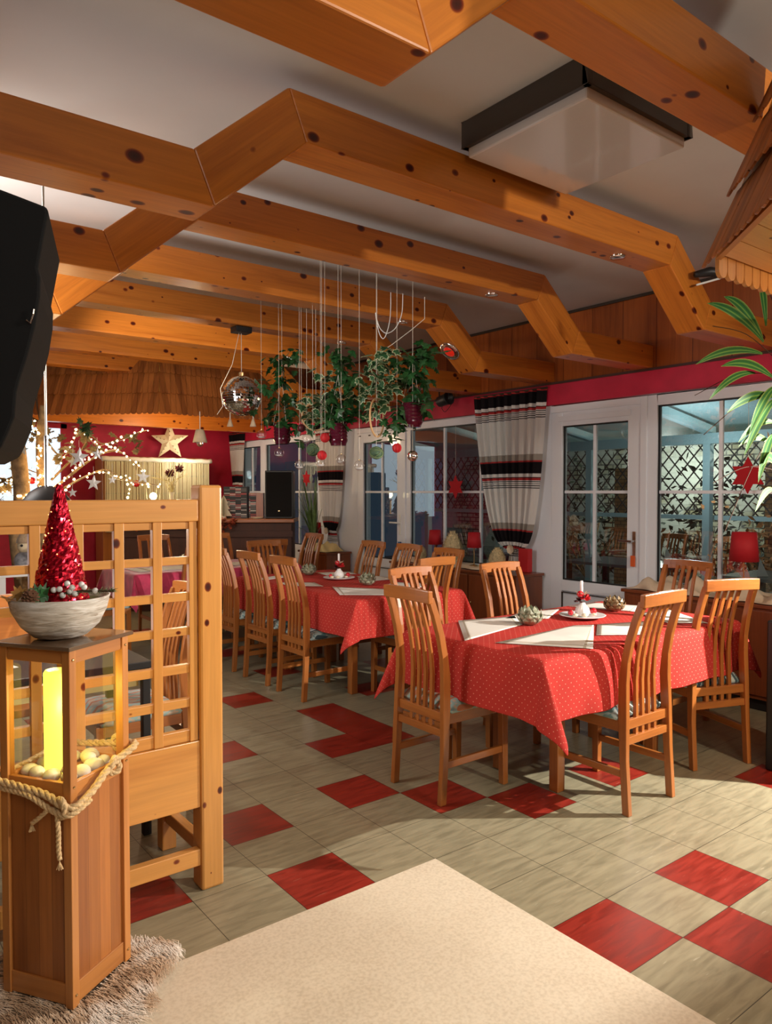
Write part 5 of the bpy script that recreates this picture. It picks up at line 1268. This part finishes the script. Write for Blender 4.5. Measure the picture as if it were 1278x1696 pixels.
# vase with dark pompoms
t = thing('flower_vase', 'tall vase with two dark red pompom flowers and pale twigs on the bar', 'vase', onbar(.62, .25)); r_ = random.Random(8)
MB().lathe([(.03, 0), (.04, .1), (.03, .28), (.035, .33), (.03, .33), (.0, .1)], 16).build('vase_body', M['paper'], t, smooth=True); m = MB()
for i in range(12): m.tube(spl([(0, 0, .28), (r_.uniform(-.06, .06), r_.uniform(-.05, .05), .45), (r_.uniform(-.30, .25), r_.uniform(-.2, .2), .45+r_.uniform(.05, .22))], 4), .003, 4)
m.build('twigs', plain('pale_twig', (.70,.58,.25), .7), t)
for (dx, z) in ((-.02, .57), (.10, .63)):
    m = MB(); c = bd*dx+Vector((0, 0, z))
    for i in range(90):
        d_ = Vector((r_.gauss(0, 1), r_.gauss(0, 1), r_.gauss(0, 1))).normalized(); w = d_.orthogonal().normalized()*.009; m.add([c, c+d_*.05+w, c+d_*.062, c+d_*.05-w], [(0, 1, 2, 3)])
    m.build('pompom_flower', plain('pompom', (.10,.012,.02), .85), t)
# cabinet with string curtain, big paper star
t = thing('back_cabinet', 'tall cabinet against the red back wall hidden by a cream string curtain', 'cabinet', (3.95, 10.5, 0))
ch(MB().box(3.15, 4.68, 10.42, 10.75, .001, 1.975), 'carcass', M['chairZ'], t, bevel=.004)
for z_ in (1.2, 1.45, 1.7): ch(MB().box(3.2, 4.63, 10.38, 10.42, z_, z_+.015), 'shelf', M['darkX'], t)
t = thing('string_curtain', 'cream string curtain hanging in front of the back cabinet', 'curtain', (3.92, 10.33, 1.93)); r_ = random.Random(6)
m = MB().tube([(-.80, 0, .0)]+[(-.80+1.58*i/30, r_.uniform(-.006, .006), r_.uniform(-.008, .008)) for i in range(1, 31)], .034, 10); m.build('top_roll', M['paper'], t, smooth=True)
m = MB()
for i in range(150):
    x = -.76+1.5*i/149+r_.uniform(-.004, .004); w = r_.uniform(.0018, .0042); m.box(x-w, x+w, -.004+r_.uniform(-.01, .01), .004, -1.0, -.02)
m.build('strings', M['cream_string'], t)['kind'] = 'stuff'
def star3(name, loc, s, mat, label, cat='star', n=5, depth=.18, r0=.42, group=None, thread=None, facing=None, tilt=0):
    t = thing(name, label, cat, loc, group=group); f = facing or Vector((-FW.x, -FW.y, 0)).normalized(); r2 = Vector((0, 0, 1)).cross(f); m = MB()
    pts = star2d(n, s, s*r0, PI/2+tilt); P = [r2*a+Vector((0, 0, b)) for a, b in pts]
    m.add(P+[f*s*depth, -f*s*depth], [(i, (i+1) % (2*n), 2*n) for i in range(2*n)]+[((i+1) % (2*n), i, 2*n+1) for i in range(2*n)]); m.build('star_body', mat, t)
    if thread: MB().tube([(0, 0, s*.95), (0, 0, thread)], .0018, 4).build('thread', M['thread'], t)
    return t
bs = star3('paper_star', Vector((at(281, 724, 10.85).x, at(281, 724, 10.85).y, 2.215)), .285, M['paper_lit'], 'big cream folded paper star standing on the back cabinet')
m = MB(); r_ = random.Random(3)
for i in range(5):
    for q in (.3, .5, .7):
        a = PI/2+2*PI*i/5; f = Vector((-FW.x, -FW.y, 0)).normalized(); r2 = Vector((0, 0, 1)).cross(f); p = r2*math.cos(a)*.285*q+Vector((0, 0, math.sin(a)*.285*q))+f*.0495*(1-q)
        m.ball(p+r2*.012*(1-q), .008, 6, 4)
m.build('punched_hole', plain('hole', (.25,.16,.06), .8), bs)
# silver / white hanging stars
for (px, py, s, mt, lb, d) in [(131, 757, .098, 'silver', 'large silver glitter star hanging among the fairy lights', 7.15), (155, 800, .078, 'white', 'white star hanging lowest before the red wall', 7.15), (120, 816, .048, 'white', 'tiny white star beside the tip of the red cone tree', 7.15), (161, 752, .058, 'silver', 'thin silver star seen sideways above the lowest star', 7.15),
        (121, 765, .060, 'paper', 'yellowish star overlapping the large silver star', 7.2), (33, 730, .068, 'silver', 'silver star hanging in front of the thick trunk', 6.95), (37, 745, .060, 'paper', 'cream star below the silver star at the thick trunk', 6.9), (237, 790, .070, 'white', 'white star hanging in front of the string curtain', 7.15), (186, 795, .045, 'white', 'small white star beside the cabinet edge', 7.15), (14, 700, .075, 'silver', 'silver star at the far left under the loudspeaker', 6.95), (75, 737, .032, 'red_matte', 'small red star at the thin birch trunk', 7.0)]:
    star3('hanging_star', at(px, py, d), s, M[mt], lb, group='stars hanging from the lit branches', thread=.16, tilt=.1*math.sin(px), depth=.08)
for (px, py, lb) in ((53, 796, 'glossy red bauble hanging before the pale blue pane'), (226, 801, 'red bauble hanging from the branch before the string curtain')):
    c = at(px, py, 7.5); t = thing('red_bauble', lb, 'bauble', c); MB().ball((0, 0, 0), .035, 18, 12).build('ball', M['red_gloss'], t, smooth=True); MB().tube([(0, 0, .035), (0, 0, .14)], .0016, 4).build('thread', M['thread'], t)
# decorated branches
tr = thing('decorated_tree', 'bare decorated tree trunks and branches wrapped in fairy lights at the far left', 'tree', at(40, 930, 7.3)); tr.location.z = 0; lc = Vector(tr.location); T = lambda px, py, d=7.4: at(px, py, d)-lc
b0 = Vector((0, 0, .45))
ch2 = lambda m, nm, mat, **k: m.build(nm, mat, tr, **k)
ch2(MB().tube(spl([b0, T(28, 880, 7.3), T(36, 830, 7.3), T(33, 780, 7.3), T(26, 730, 7.3), T(12, 712, 7.3), T(-15, 700, 7.3)]), .075, 12), 'thick_trunk', M['bark'], smooth=True)
ch2(MB().tube(spl([b0+Vector((.15, -.05, 0)), T(74, 850), T(70, 800), T(68, 740), T(70, 700), T(72, 672)]), [.05]*33+[.035]*8, 10), 'thin_trunk', M['bark'], smooth=True)
br_ = [[(70, 720), (95, 752), (110, 745)], [(68, 700), (50, 690), (30, 672), (22, 660)], [(40, 700), (20, 676), (8, 655)], [(85, 795), (110, 770), (135, 745), (150, 722), (170, 735), (205, 725), (245, 712)], [(90, 808), (120, 785), (150, 762), (180, 748), (205, 752), (228, 772), (240, 785)], [(100, 812), (140, 790), (175, 778), (200, 792), (240, 800), (262, 804)], [(0, 740), (15, 760), (40, 775), (66, 785)], [(0, 800), (20, 790), (35, 780)], [(60, 650), (62, 675), (66, 700)]]
for i, b in enumerate(br_):
    ps = spl([T(*p, 7.5+.1*math.sin(i)) for p in b]); ch2(MB().tube(ps, [.013*(1-.7*q/(len(ps)-1)) for q in range(len(ps))], 6), 'branch', M['twig' if i in (1, 2, 8) else 'bark'])
m = MB(); r_ = random.Random(14)
for (px, py, n) in [(135, 712, 14), (142, 722, 10), (160, 738, 12), (118, 745, 14), (100, 752, 10), (190, 733, 12), (222, 728, 10), (225, 742, 8), (60, 715, 14), (30, 700, 10), (95, 725, 8), (35, 778, 12), (12, 800, 12), (5, 735, 10), (8, 830, 8), (45, 705, 8)]:
    for _ in range(n):
        p = T(px+r_.gauss(0, 6), py+r_.gauss(0, 5), 7.45+r_.uniform(-.1, .1)); maple(m, p, (r_.uniform(-1, 1), r_.uniform(-1, 1), r_.uniform(-1, .4)), (r_.uniform(-1, 1), .3, 1), r_.uniform(.05, .11))
ch2(m, 'dry_leaves', M['brown_leaf'])
m = MB()
for _ in range(16): maple(m, T(142+r_.gauss(0, 5), 708+r_.gauss(0, 5), 7.35), (r_.uniform(-1, 1), r_.uniform(-1, 1), r_.uniform(-1, .4)), (r_.uniform(-1, 1), .3, 1), .10)
ch2(m, 'black_leaf_cluster', M['dark_leaf'])
tb = MB(); tb.lathe([(.24, 0), (.28, .42), (.25, .42), (.22, .36), (0, .36)], 24); o = tb.build('tree_tub', M['white'], smooth=True); o.location = (tr.location.x+.05, tr.location.y, .001); tag(o, 'whitish tub holding the decorated tree at far left', 'tub')
# fairy light strings
bulb0 = MB().ball((0, 0, 0), .0085, 8, 6).build('light_bulb', M['bulb'], smooth=True); bm_ = bulb0.data; bpy.data.objects.remove(bulb0)
def fairy(pts, n, label, d=7.35, jit=2.6):
    r_ = random.Random(len(label)+n); ps = spl([at(px, py, d+.12*math.sin(px)) for px, py in pts], 10); t = thing('fairy_light_string', label, 'fairy lights', ps[0]); lc = Vector(t.location)
    MB().tube([p-lc for p in ps], .002, 4).build('wire', M['thread'], t)
    for i in range(n):
        q = i*(len(ps)-1)/max(1, n-1); j = min(len(ps)-2, int(q)); p = ps[j].lerp(ps[j+1], q-j)+Vector((r_.gauss(0, jit*.006), r_.gauss(0, jit*.006), r_.gauss(0, jit*.006)))
        o = bpy.data.objects.new('light_bulb', bm_); col.objects.link(o); o.parent = t; o.location = p-lc; s_ = r_.uniform(.7, 1.5); o.scale = (s_, s_, s_)
fairy([(32, 683), (45, 697), (62, 716), (55, 735), (68, 750), (60, 770), (75, 785), (62, 800), (72, 815), (60, 826)], 44, 'fairy lights wound down the thin birch trunk')
fairy([(78, 740), (70, 760), (82, 775), (66, 790), (84, 800), (70, 812), (82, 822)], 34, 'second dense fairy light winding at the birch trunk', jit=3)
fairy([(85, 790), (100, 765), (118, 738), (132, 714), (145, 722), (160, 738), (180, 734), (205, 728), (228, 716), (246, 712)], 30, 'fairy lights along the uppermost branch before the red wall')
fairy([(90, 805), (112, 788), (132, 772), (150, 760), (168, 750), (188, 745), (205, 751), (222, 766), (240, 780)], 30, 'fairy lights along the middle branch reaching the string curtain')
fairy([(108, 812), (125, 797), (148, 786), (172, 782), (195, 794), (218, 798), (240, 802), (262, 804)], 22, 'fairy lights along the lowest branch before the string curtain')
fairy([(0, 762), (18, 768), (34, 780), (50, 795), (40, 812), (22, 800), (5, 790)], 26, 'fairy lights around the thick trunk at far left', jit=3)
fairy([(0, 805), (15, 818), (30, 822), (48, 826), (60, 822)], 24, 'brightest fairy lights low at the far left trunk', jit=3)
fairy([(209, 788), (211, 800), (214, 812), (212, 824)], 6, 'short string of lights dangling left before the cabinet', jit=.5)
# bell lamp and two little spots under the far canopy
t = thing('bell_lamp', 'small beige bell-shaped lamp hanging under the far canopy', 'lamp', at(331, 722, 7.9)); MB().lathe([(.03, .07), (.045, .06), (.06, 0), (.078, -.07), (.07, -.07), (.05, 0)], 20).build('shade', M['cream_cloth'], t, smooth=True); MB().ball((0, 0, -.08), .035).build('bulb', M['clear_glass'], t, smooth=True); MB().tube([(0, 0, .07), (0, 0, .26)], .004).build('cable', M['white_plastic'], t)
for px, lb in ((381, 'left one of two little white spots under the far canopy'), (419, 'right one of two little white spots under the far canopy')):
    t = thing('mini_spot', lb, 'spotlight', at(px, 702, 8.0)); MB().lathe([(.012, .05), (.02, .02), (.035, -.03), (.0, -.03)], 14).build('lamp_head', M['cream_cloth'], t, smooth=True); MB().tube([(0, 0, .05), (0, 0, .12)], .005).build('stem', M['white_plastic'], t)
# snake plant on the far console
t = thing('potted_snake_plant', 'tall snake plant in a grey pot on the console at the far window', 'potted plant', (5.12, 8.16, .7255)); MB().lathe([(.085, 0), (.11, .04), (.125, .17), (.13, .20), (.118, .20), (.10, .16), (.0, .15)], 24).build('pot', M['grey_pot'], t, smooth=True); r_ = random.Random(9); m = MB()
for i in range(30):
    a = r_.uniform(0, 6.28); sp_ = r_.uniform(.03, .22) if i > 4 else .42; hgt = r_.uniform(.35, .82) if i > 4 else .28; d_ = Vector((math.cos(a), math.sin(a), 0)); w = Vector((-math.sin(a), math.cos(a), 0)); vs = []; fs = []
    for q in range(8):
        u = q/7; p = d_*(.04+(sp_ if d_.x < .3 else sp_*.35)*u**1.8)+Vector((0, 0, .16+hgt*(u-.25*u**3*(sp_ > .3)*2))); ww = .017*math.sin(PI*(.15+.85*u))+.001; vs += [p-w*ww, p+d_*.004, p+w*ww]
    for q in range(7):
        b = q*3; fs += [(b, b+1, b+4, b+3), (b+1, b+2, b+5, b+4)]
    m.add(vs, fs)
o = m.build('leaves', plain('snake_leaf', (.10,.16,.05), .4, noise=.5, nscale=14), t, smooth=True)
# plush gnome and small white table far left
t = thing('small_white_table', 'small white table at far left carrying the plush gnome', 'table', (1.32, 7.25, 0)); t.location = (at(42, 900, 6.75).x, at(42, 900, 6.75).y, 0)
MB().box(-.28, .28, -.28, .28, .74, .765).build('tabletop', M['white'], t)
for sx in (-1, 1):
    for sy in (-1, 1): MB().box(sx*.24-.025, sx*.24+.025, sy*.24-.025, sy*.24+.025, .001, .74).build('leg', M['white'], t)
t2 = thing('plush_gnome', 'plush gnome with brown hat and scarf sitting on the small white table', 'plush toy', (t.location.x, t.location.y, .766))
MB().ball((0, 0, .09), .10, sq=(1, 1, .9)).build('body', plain('plush_grey', (.25,.25,.27), .95, noise=.5, nscale=20), t2, smooth=True); MB().ball((0, 0, .22), .07).build('head', plain('plush_cream', (.75,.62,.42), .95), t2, smooth=True)
MB().lathe([(.078, .25), (.07, .29), (.035, .35), (.0, .37)], 16).build('hat', M['plush'], t2, smooth=True); f = Vector((-FW.x, -FW.y, 0)).normalized(); MB().ball(f*.068+Vector((0, 0, .23)), .012).build('nose', M['black'], t2, smooth=True)

# ------------------------------------------------------------------ DRACAENA on black pedestal
dp = MB(); dp.box(-.17, .17, -.17, .17, .001, .80); o = dp.build('plant_pedestal', M['black'], bevel=.01); o.location = (4.16, 1.70, 0); tag(o, 'black pedestal at the right edge behind the rightmost chair', 'pedestal')
t = thing('potted_dracaena', 'dracaena with long yellow-striped green leaves reaching in from the right edge', 'potted plant', (4.16, 1.70, .801)); lc = Vector(t.location)
MB().lathe([(.10, 0), (.14, .24), (.125, .24), (.11, .2), (0, .2)], 24).build('pot', plain('plant_pot', (.10,.03,.015), .5), t, smooth=True)
crown = at(1290, 590, 3.75)-lc; c2 = at(1292, 700, 3.75)-lc
MB().tube(spl([(0, 0, .2), (.02, 0, .6), c2*.98, crown]), .016, 8).build('stem', M['bark'], t)
m = MB(); uv = []
def dleaf(b, tip, wd, sag=.04, d0=3.75, d1=3.6):
    p0 = at(*b, d0)-lc; p1 = at(*tip, d1)-lc; ax = (p1-p0); w = ax.cross(Vector((FW.x, FW.y, FW.z))+Vector((.15, 0, .25))).normalized(); n = 12; vs = []; fs = []
    for i in range(n+1):
        u = i/n; p = p0+ax*u+Vector((0, 0, sag*4*u*(1-u))); ww = wd*(math.sin(PI*min(1, u*.92+.08))**.8)*(1-.35*(1-u)); fold = Vector((-FW.x, -FW.y, .3))*ww*.25
        vs += [p-w*ww+fold, p, p+w*ww+fold]; uv.extend([(1, u), (0, u), (1, u)])
    for i in range(n):
        a = i*3; fs += [(a, a+1, a+4, a+3), (a+1, a+2, a+5, a+4)]
    m.add(vs, fs)
for b, tp, w_ in [((1264, 566), (1170, 502), .026), ((1262, 560), (1198, 491), .026), ((1262, 586), (1151, 604), .024), ((1280, 626), (1193, 607), .026), ((1250, 618), (1174, 662), .022), ((1282, 658), (1203, 684), .028), ((1282, 700), (1222, 733), .024), ((1275, 735), (1222, 740), .022), ((1282, 770), (1262, 772), .03),
                  ((1282, 812), (1250, 848), .022), ((1284, 640), (1240, 720), .028), ((1284, 660), (1232, 755), .028), ((1286, 600), (1330, 480), .03), ((1286, 620), (1360, 640), .03), ((1290, 560), (1300, 420), .03), ((1290, 680), (1350, 760), .03), ((1268, 540), (1258, 470), .020), ((1280, 720), (1255, 800), .026)]:
    dleaf(b, tp, w_)
me = bpy.data.meshes.new('leaves'); me.from_pydata([tuple(v) for v in m.v], [], m.f); me.materials.append(M['dracaena']); me.polygons.foreach_set('use_smooth', [True]*len(me.polygons)); o = bpy.data.objects.new('leaves', me); col.objects.link(o); o.parent = t; set_uv(o, uv)
m = MB(); r_ = random.Random(17)
for a, b in (((1290, 600), (1180, 540)), ((1290, 560), (1270, 480)), ((1290, 620), (1150, 655)), ((1290, 650), (1165, 720)), ((1290, 700), (1200, 880)), ((1290, 780), (1180, 800))):
    p0, p1 = at(*a, 3.78)-lc, at(*b, 3.7)-lc; m.tube(spl([p0, p0.lerp(p1, .5)+Vector((0, 0, .05)), p1], 6), .0022, 4)
m.build('dry_twigs', M['twig'], t)

# ================================================================== TERRACE OUTSIDE
struct(MB().box(XW+.2, 14, -4, 14, -.15, -.05).build('terrace_ground', M['terrace']))
tw = MB().box(12.6, 12.8, -4, 14, -.05, 2.5); o = tw.build('garden_wall', M['stone']); struct(o)
t = thing('pergola', 'white-painted timber pergola roof on the terrace outside the windows', 'pergola', (8, 3, -.05))
for y_ in (-.5, 1.4, 3.3, 5.2, 7.1, 9.0, 10.9):
    ch(MB().prism([(XW+.25, 3.0), (9.6, 2.35), (9.6, 2.23), (XW+.25, 2.88)], y_, y_+.09, 'y'), 'rafter', M['pergola'], t); ch(MB().box(9.45, 9.55, y_, y_+.1, -.049, 2.25), 'pergola_post', M['pergola'], t)
ch(MB().box(9.44, 9.56, -1, 12, 2.12, 2.26), 'crossbeam', M['pergola'], t)
ch(MB().prism([(XW+.25, 3.06), (10.2, 2.32), (10.2, 2.30), (XW+.25, 3.03)], -1, 12, 'y'), 'roof_panel', M['pergola'], t)
t = thing('garden_trellis', 'dark diagonal garden trellis across the terrace edge', 'trellis', (9.7, 4, -.05)); m = MB()
for i in range(70):
    y_ = -1.2+i*.19
    for sgn in (-1, 1):
        a = (9.66+.015*sgn, y_-sgn*.42, 1.15); b = (9.66+.015*sgn, y_+sgn*.42, 2.12); m.tube([a, b], .011, 4)
ch(m, 'diagonal_slats', plain('trellis_wood', (.06,.05,.045), .7), t); ch(MB().box(9.62, 9.70, -1.2, 12, 1.10, 1.16), 'bottom_rail', M['pergola'], t)
def terr_table(x, y, lb):
    t = thing('terrace_table', 'dark terrace table with folded white napkins '+lb, 'table', (x, y, -.05))
    MB().box(-.4, .4, -.6, .6, .72, .75).build('tabletop', plain('terr_top', (.12,.13,.13), .25), t)
    for sx in (-1, 1):
        for sy in (-1, 1): MB().box(sx*.35-.03, sx*.35+.03, sy*.55-.03, sy*.55+.03, 0.001, .72).build('leg', M['black'], t)
    for i, (dx, dy) in enumerate(((-.2, -.35), (.2, -.35), (-.2, .3))):
        m = MB(); m.add([(-.06, 0, 0), (.06, -.05, 0), (.06, .05, 0), (-.01, 0, .17)], [(0, 1, 2), (0, 1, 3), (1, 2, 3), (2, 0, 3)]); o = m.build('folded_napkin', M['white']); o.location = (x+dx, y+dy, .7015)
        tag(o, 'folded white napkin on the terrace table '+lb, 'napkin', 'folded napkins on terrace tables')
for x, y, lb in ((7.1, 3.0, 'outside the right window'), (7.2, 4.9, 'outside the right glass door'), (7.3, 7.0, 'outside the middle window')): terr_table(x, y, lb)
for x, y, rz, lb in ((7.9, 2.6, 90, 'right window'), (7.9, 3.5, 92, 'right window, nearer the door'), (8.0, 5.0, 88, 'glass door'), (8.0, 6.9, 90, 'middle window')):
    c = dup(chair0); c.location = (x, y, -.0495); c.rotation_euler = (0, 0, R(rz)); c['label'] = 'wooden slat-back chair on the terrace outside the '+lb; c['group'] = 'chairs on the terrace'
t = thing('terrace_lamp', 'bright round wall lamp outside on the garden wall', 'lamp', (12.499, 5.6, 1.7)); MB().ball((0, 0, 0), .09).build('globe', M['lamp_on'], t, smooth=True); MB().box(0, .1, -.03, .03, -.03, .03).build('bracket', M['black'], t)
bsh = thing('brown_shrub', 'dry brown shrub growing before the garden wall outside', 'shrub', (10.9, 3.4, -.05)); m = MB(); r_ = random.Random(23)
for i in range(500):
    d_ = Vector((r_.gauss(0, .35), r_.gauss(0, .6), abs(r_.gauss(0, .7)))); p = Vector((0, 0, .1))+d_; q = Vector((r_.uniform(-1, 1), r_.uniform(-1, 1), r_.uniform(-.2, 1))).normalized(); w = q.orthogonal().normalized()*.012; m.add([p-w, p+w, p+q*.16], [(0, 1, 2)])
m.build('foliage', plain('rust_leaf', (.35,.14,.05), .8), bsh); m = MB()
for i in range(12): a = i*.52; m.tube([(0, 0, 0.001), (.25*math.cos(a), .4*math.sin(a), .9)], .012, 5)
m.build('stems', M['bark'], bsh)

def bush(name, label, loc, sx_, sy_, sz_, n, mat, seed, leafs=.16):
    t = thing(name, label, 'shrub', loc); r_ = random.Random(seed); m = MB()
    for i in range(n):
        p = Vector((r_.gauss(0, sx_), r_.gauss(0, sy_), .12+abs(r_.gauss(0, sz_)))); q = Vector((r_.uniform(-1, 1), r_.uniform(-1, 1), r_.uniform(-.3, 1))).normalized(); w = q.orthogonal().normalized()*leafs*.2
        m.add([p-w*.4, p+q*leafs*.5-w, p+q*leafs, p+q*leafs*.5+w], [(0, 1, 2, 3)])
    m.build('foliage', mat, t); m = MB()
    for i in range(9): m.tube([(0, 0, 0.001), (sx_*math.cos(i*.7), sy_*math.sin(i*.7), sz_*1.2)], .014, 5)
    m.build('stems', M['bark'], t)
dgreen = plain('dark_shrub_leaf', (.02,.035,.02), .7, noise=.5)
bush('dark_shrub', 'dark bushy shrub behind the trellis outside the glass door', (10.6, 5.6, -.049), .35, .7, .8, 900, dgreen, 3)
bush('dark_shrub', 'dark bushy shrub behind the trellis outside the middle window', (10.8, 8.2, -.049), .4, 1.0, .9, 1100, dgreen, 4)
bush('dark_shrub', 'low dark shrub behind the trellis outside the right window', (10.9, 2.2, -.049), .35, .5, .45, 600, dgreen, 5)
bush('potted_dry_flowers', 'rusty brown dry flowers outside between the terrace tables', (8.9, 4.15, -.049), .16, .28, .62, 420, plain('rust_flower', (.42,.16,.05), .8, noise=.4), 6, .12)
for x, y, lb in ((10.3, 4.55, 'red brick pillar outside seen through the right window'), (10.3, 6.9, 'red brick pillar outside seen through the middle window')):
    o = MB().box(-.22, .22, -.22, .22, 0.001, 1.9).build('brick_pillar', M['brick']); o.location = (x, y, -.05); tag(o, lb, 'pillar')
# ================================================================== LIGHT
def light(kind, loc, energy, color, size=.1, target=None, **k):
    l = bpy.data.lights.new(kind.lower()+'_light', kind); l.energy = energy; l.color = color
    if kind == 'AREA': l.shape = 'RECTANGLE'; l.size = size; l.size_y = k.pop('size_y', size)
    elif kind != 'SUN': l.shadow_soft_size = size
    for a, b in k.items(): setattr(l, a, b)
    o = bpy.data.objects.new(l.name, l); col.objects.link(o); o.location = loc
    if target is not None: o.rotation_euler = (Vector(target)-Vector(loc)).to_track_quat('-Z', 'Y').to_euler()
    return o
WARM, WARM2 = (1, .90, .78), (1, .74, .46)
light('SPOT', (4.62, .78, 1.72), 560, (1, .94, .86), .016, (2.75, 2.55, .60), spot_size=R(68), spot_blend=.25)
light('SPOT', (2.9, -1.7, 2.5), 260, (1, .90, .76), .06, (2.6, 3.0, .4), spot_size=R(95), spot_blend=.5)
light('AREA', (.3, -1.0, 2.55), 27, (1, .92, .82), 1.2, (2.2, 3.5, 1.2), size_y=1.2)
light('POINT', (3.5, .75, 2.16), 22, WARM2, .06)                       # lamp inside the near canopy
light('POINT', (3.7, 9.0, 2.25), 26, WARM2, .1)                       # bar lamps under the far canopy
light('POINT', (4.2, 10.0, 1.9), 10, WARM, .1)
light('POINT', (.80, 3.42, 1.40), 20, (1, .95, .82), .03)            # pendant
light('POINT', tuple(Lp(-.055, -.055, .86)), 1.6, (1, .80, .20), .03)
light('AREA', (.2, 3.9, 1.2), 13, (.95, .97, 1), 1.5, (2.6, 4.4, 3.1), size_y=1.5)  # unseen cool fill added to lift the ceiling
light('AREA', (.1, 4.1, 2.5), 36, (1, .95, .90), 1.0, (5.4, 5.2, 1.3), size_y=1.0)  # unseen fill added to brighten the window frames and curtains
light('SPOT', (1.9, 5.0, 2.3), 90, (1, .86, .66), .04, (3.3, 8.0, 2.65), spot_size=R(75), spot_blend=.6)  # unseen spot added to brighten the far canopy shingles
light('POINT', (2.1, 8.2, 1.5), 12, (1, .72, .36), .1)                # fairy light glow
light('POINT', (11.6, 4.0, 1.9), 130, (.95, 1, .85), .1)
light('POINT', (11.6, 7.2, 1.9), 80, (.95, 1, .9), .1)
light('POINT', (8.6, 4.9, 1.9), 26, (.85, .97, 1), .1)
w = bpy.data.worlds.new('night'); sc.world = w; w.use_nodes = True; w.node_tree.nodes['Background'].inputs[0].default_value = (.05, .08, .12, 1); w.node_tree.nodes['Background'].inputs[1].default_value = .4
sc.view_settings.view_transform = 'Standard'; sc.view_settings.look = 'None'; sc.view_settings.gamma = 1; sc.view_settings.exposure = 0.12
sc.view_settings.use_curve_mapping = False
sc.cycles.max_bounces = 8; sc.cycles.diffuse_bounces = 3; sc.cycles.transparent_max_bounces = 16; sc.cycles.sample_clamp_indirect = 6
sc.cycles.caustics_reflective = False; sc.cycles.caustics_refractive = False
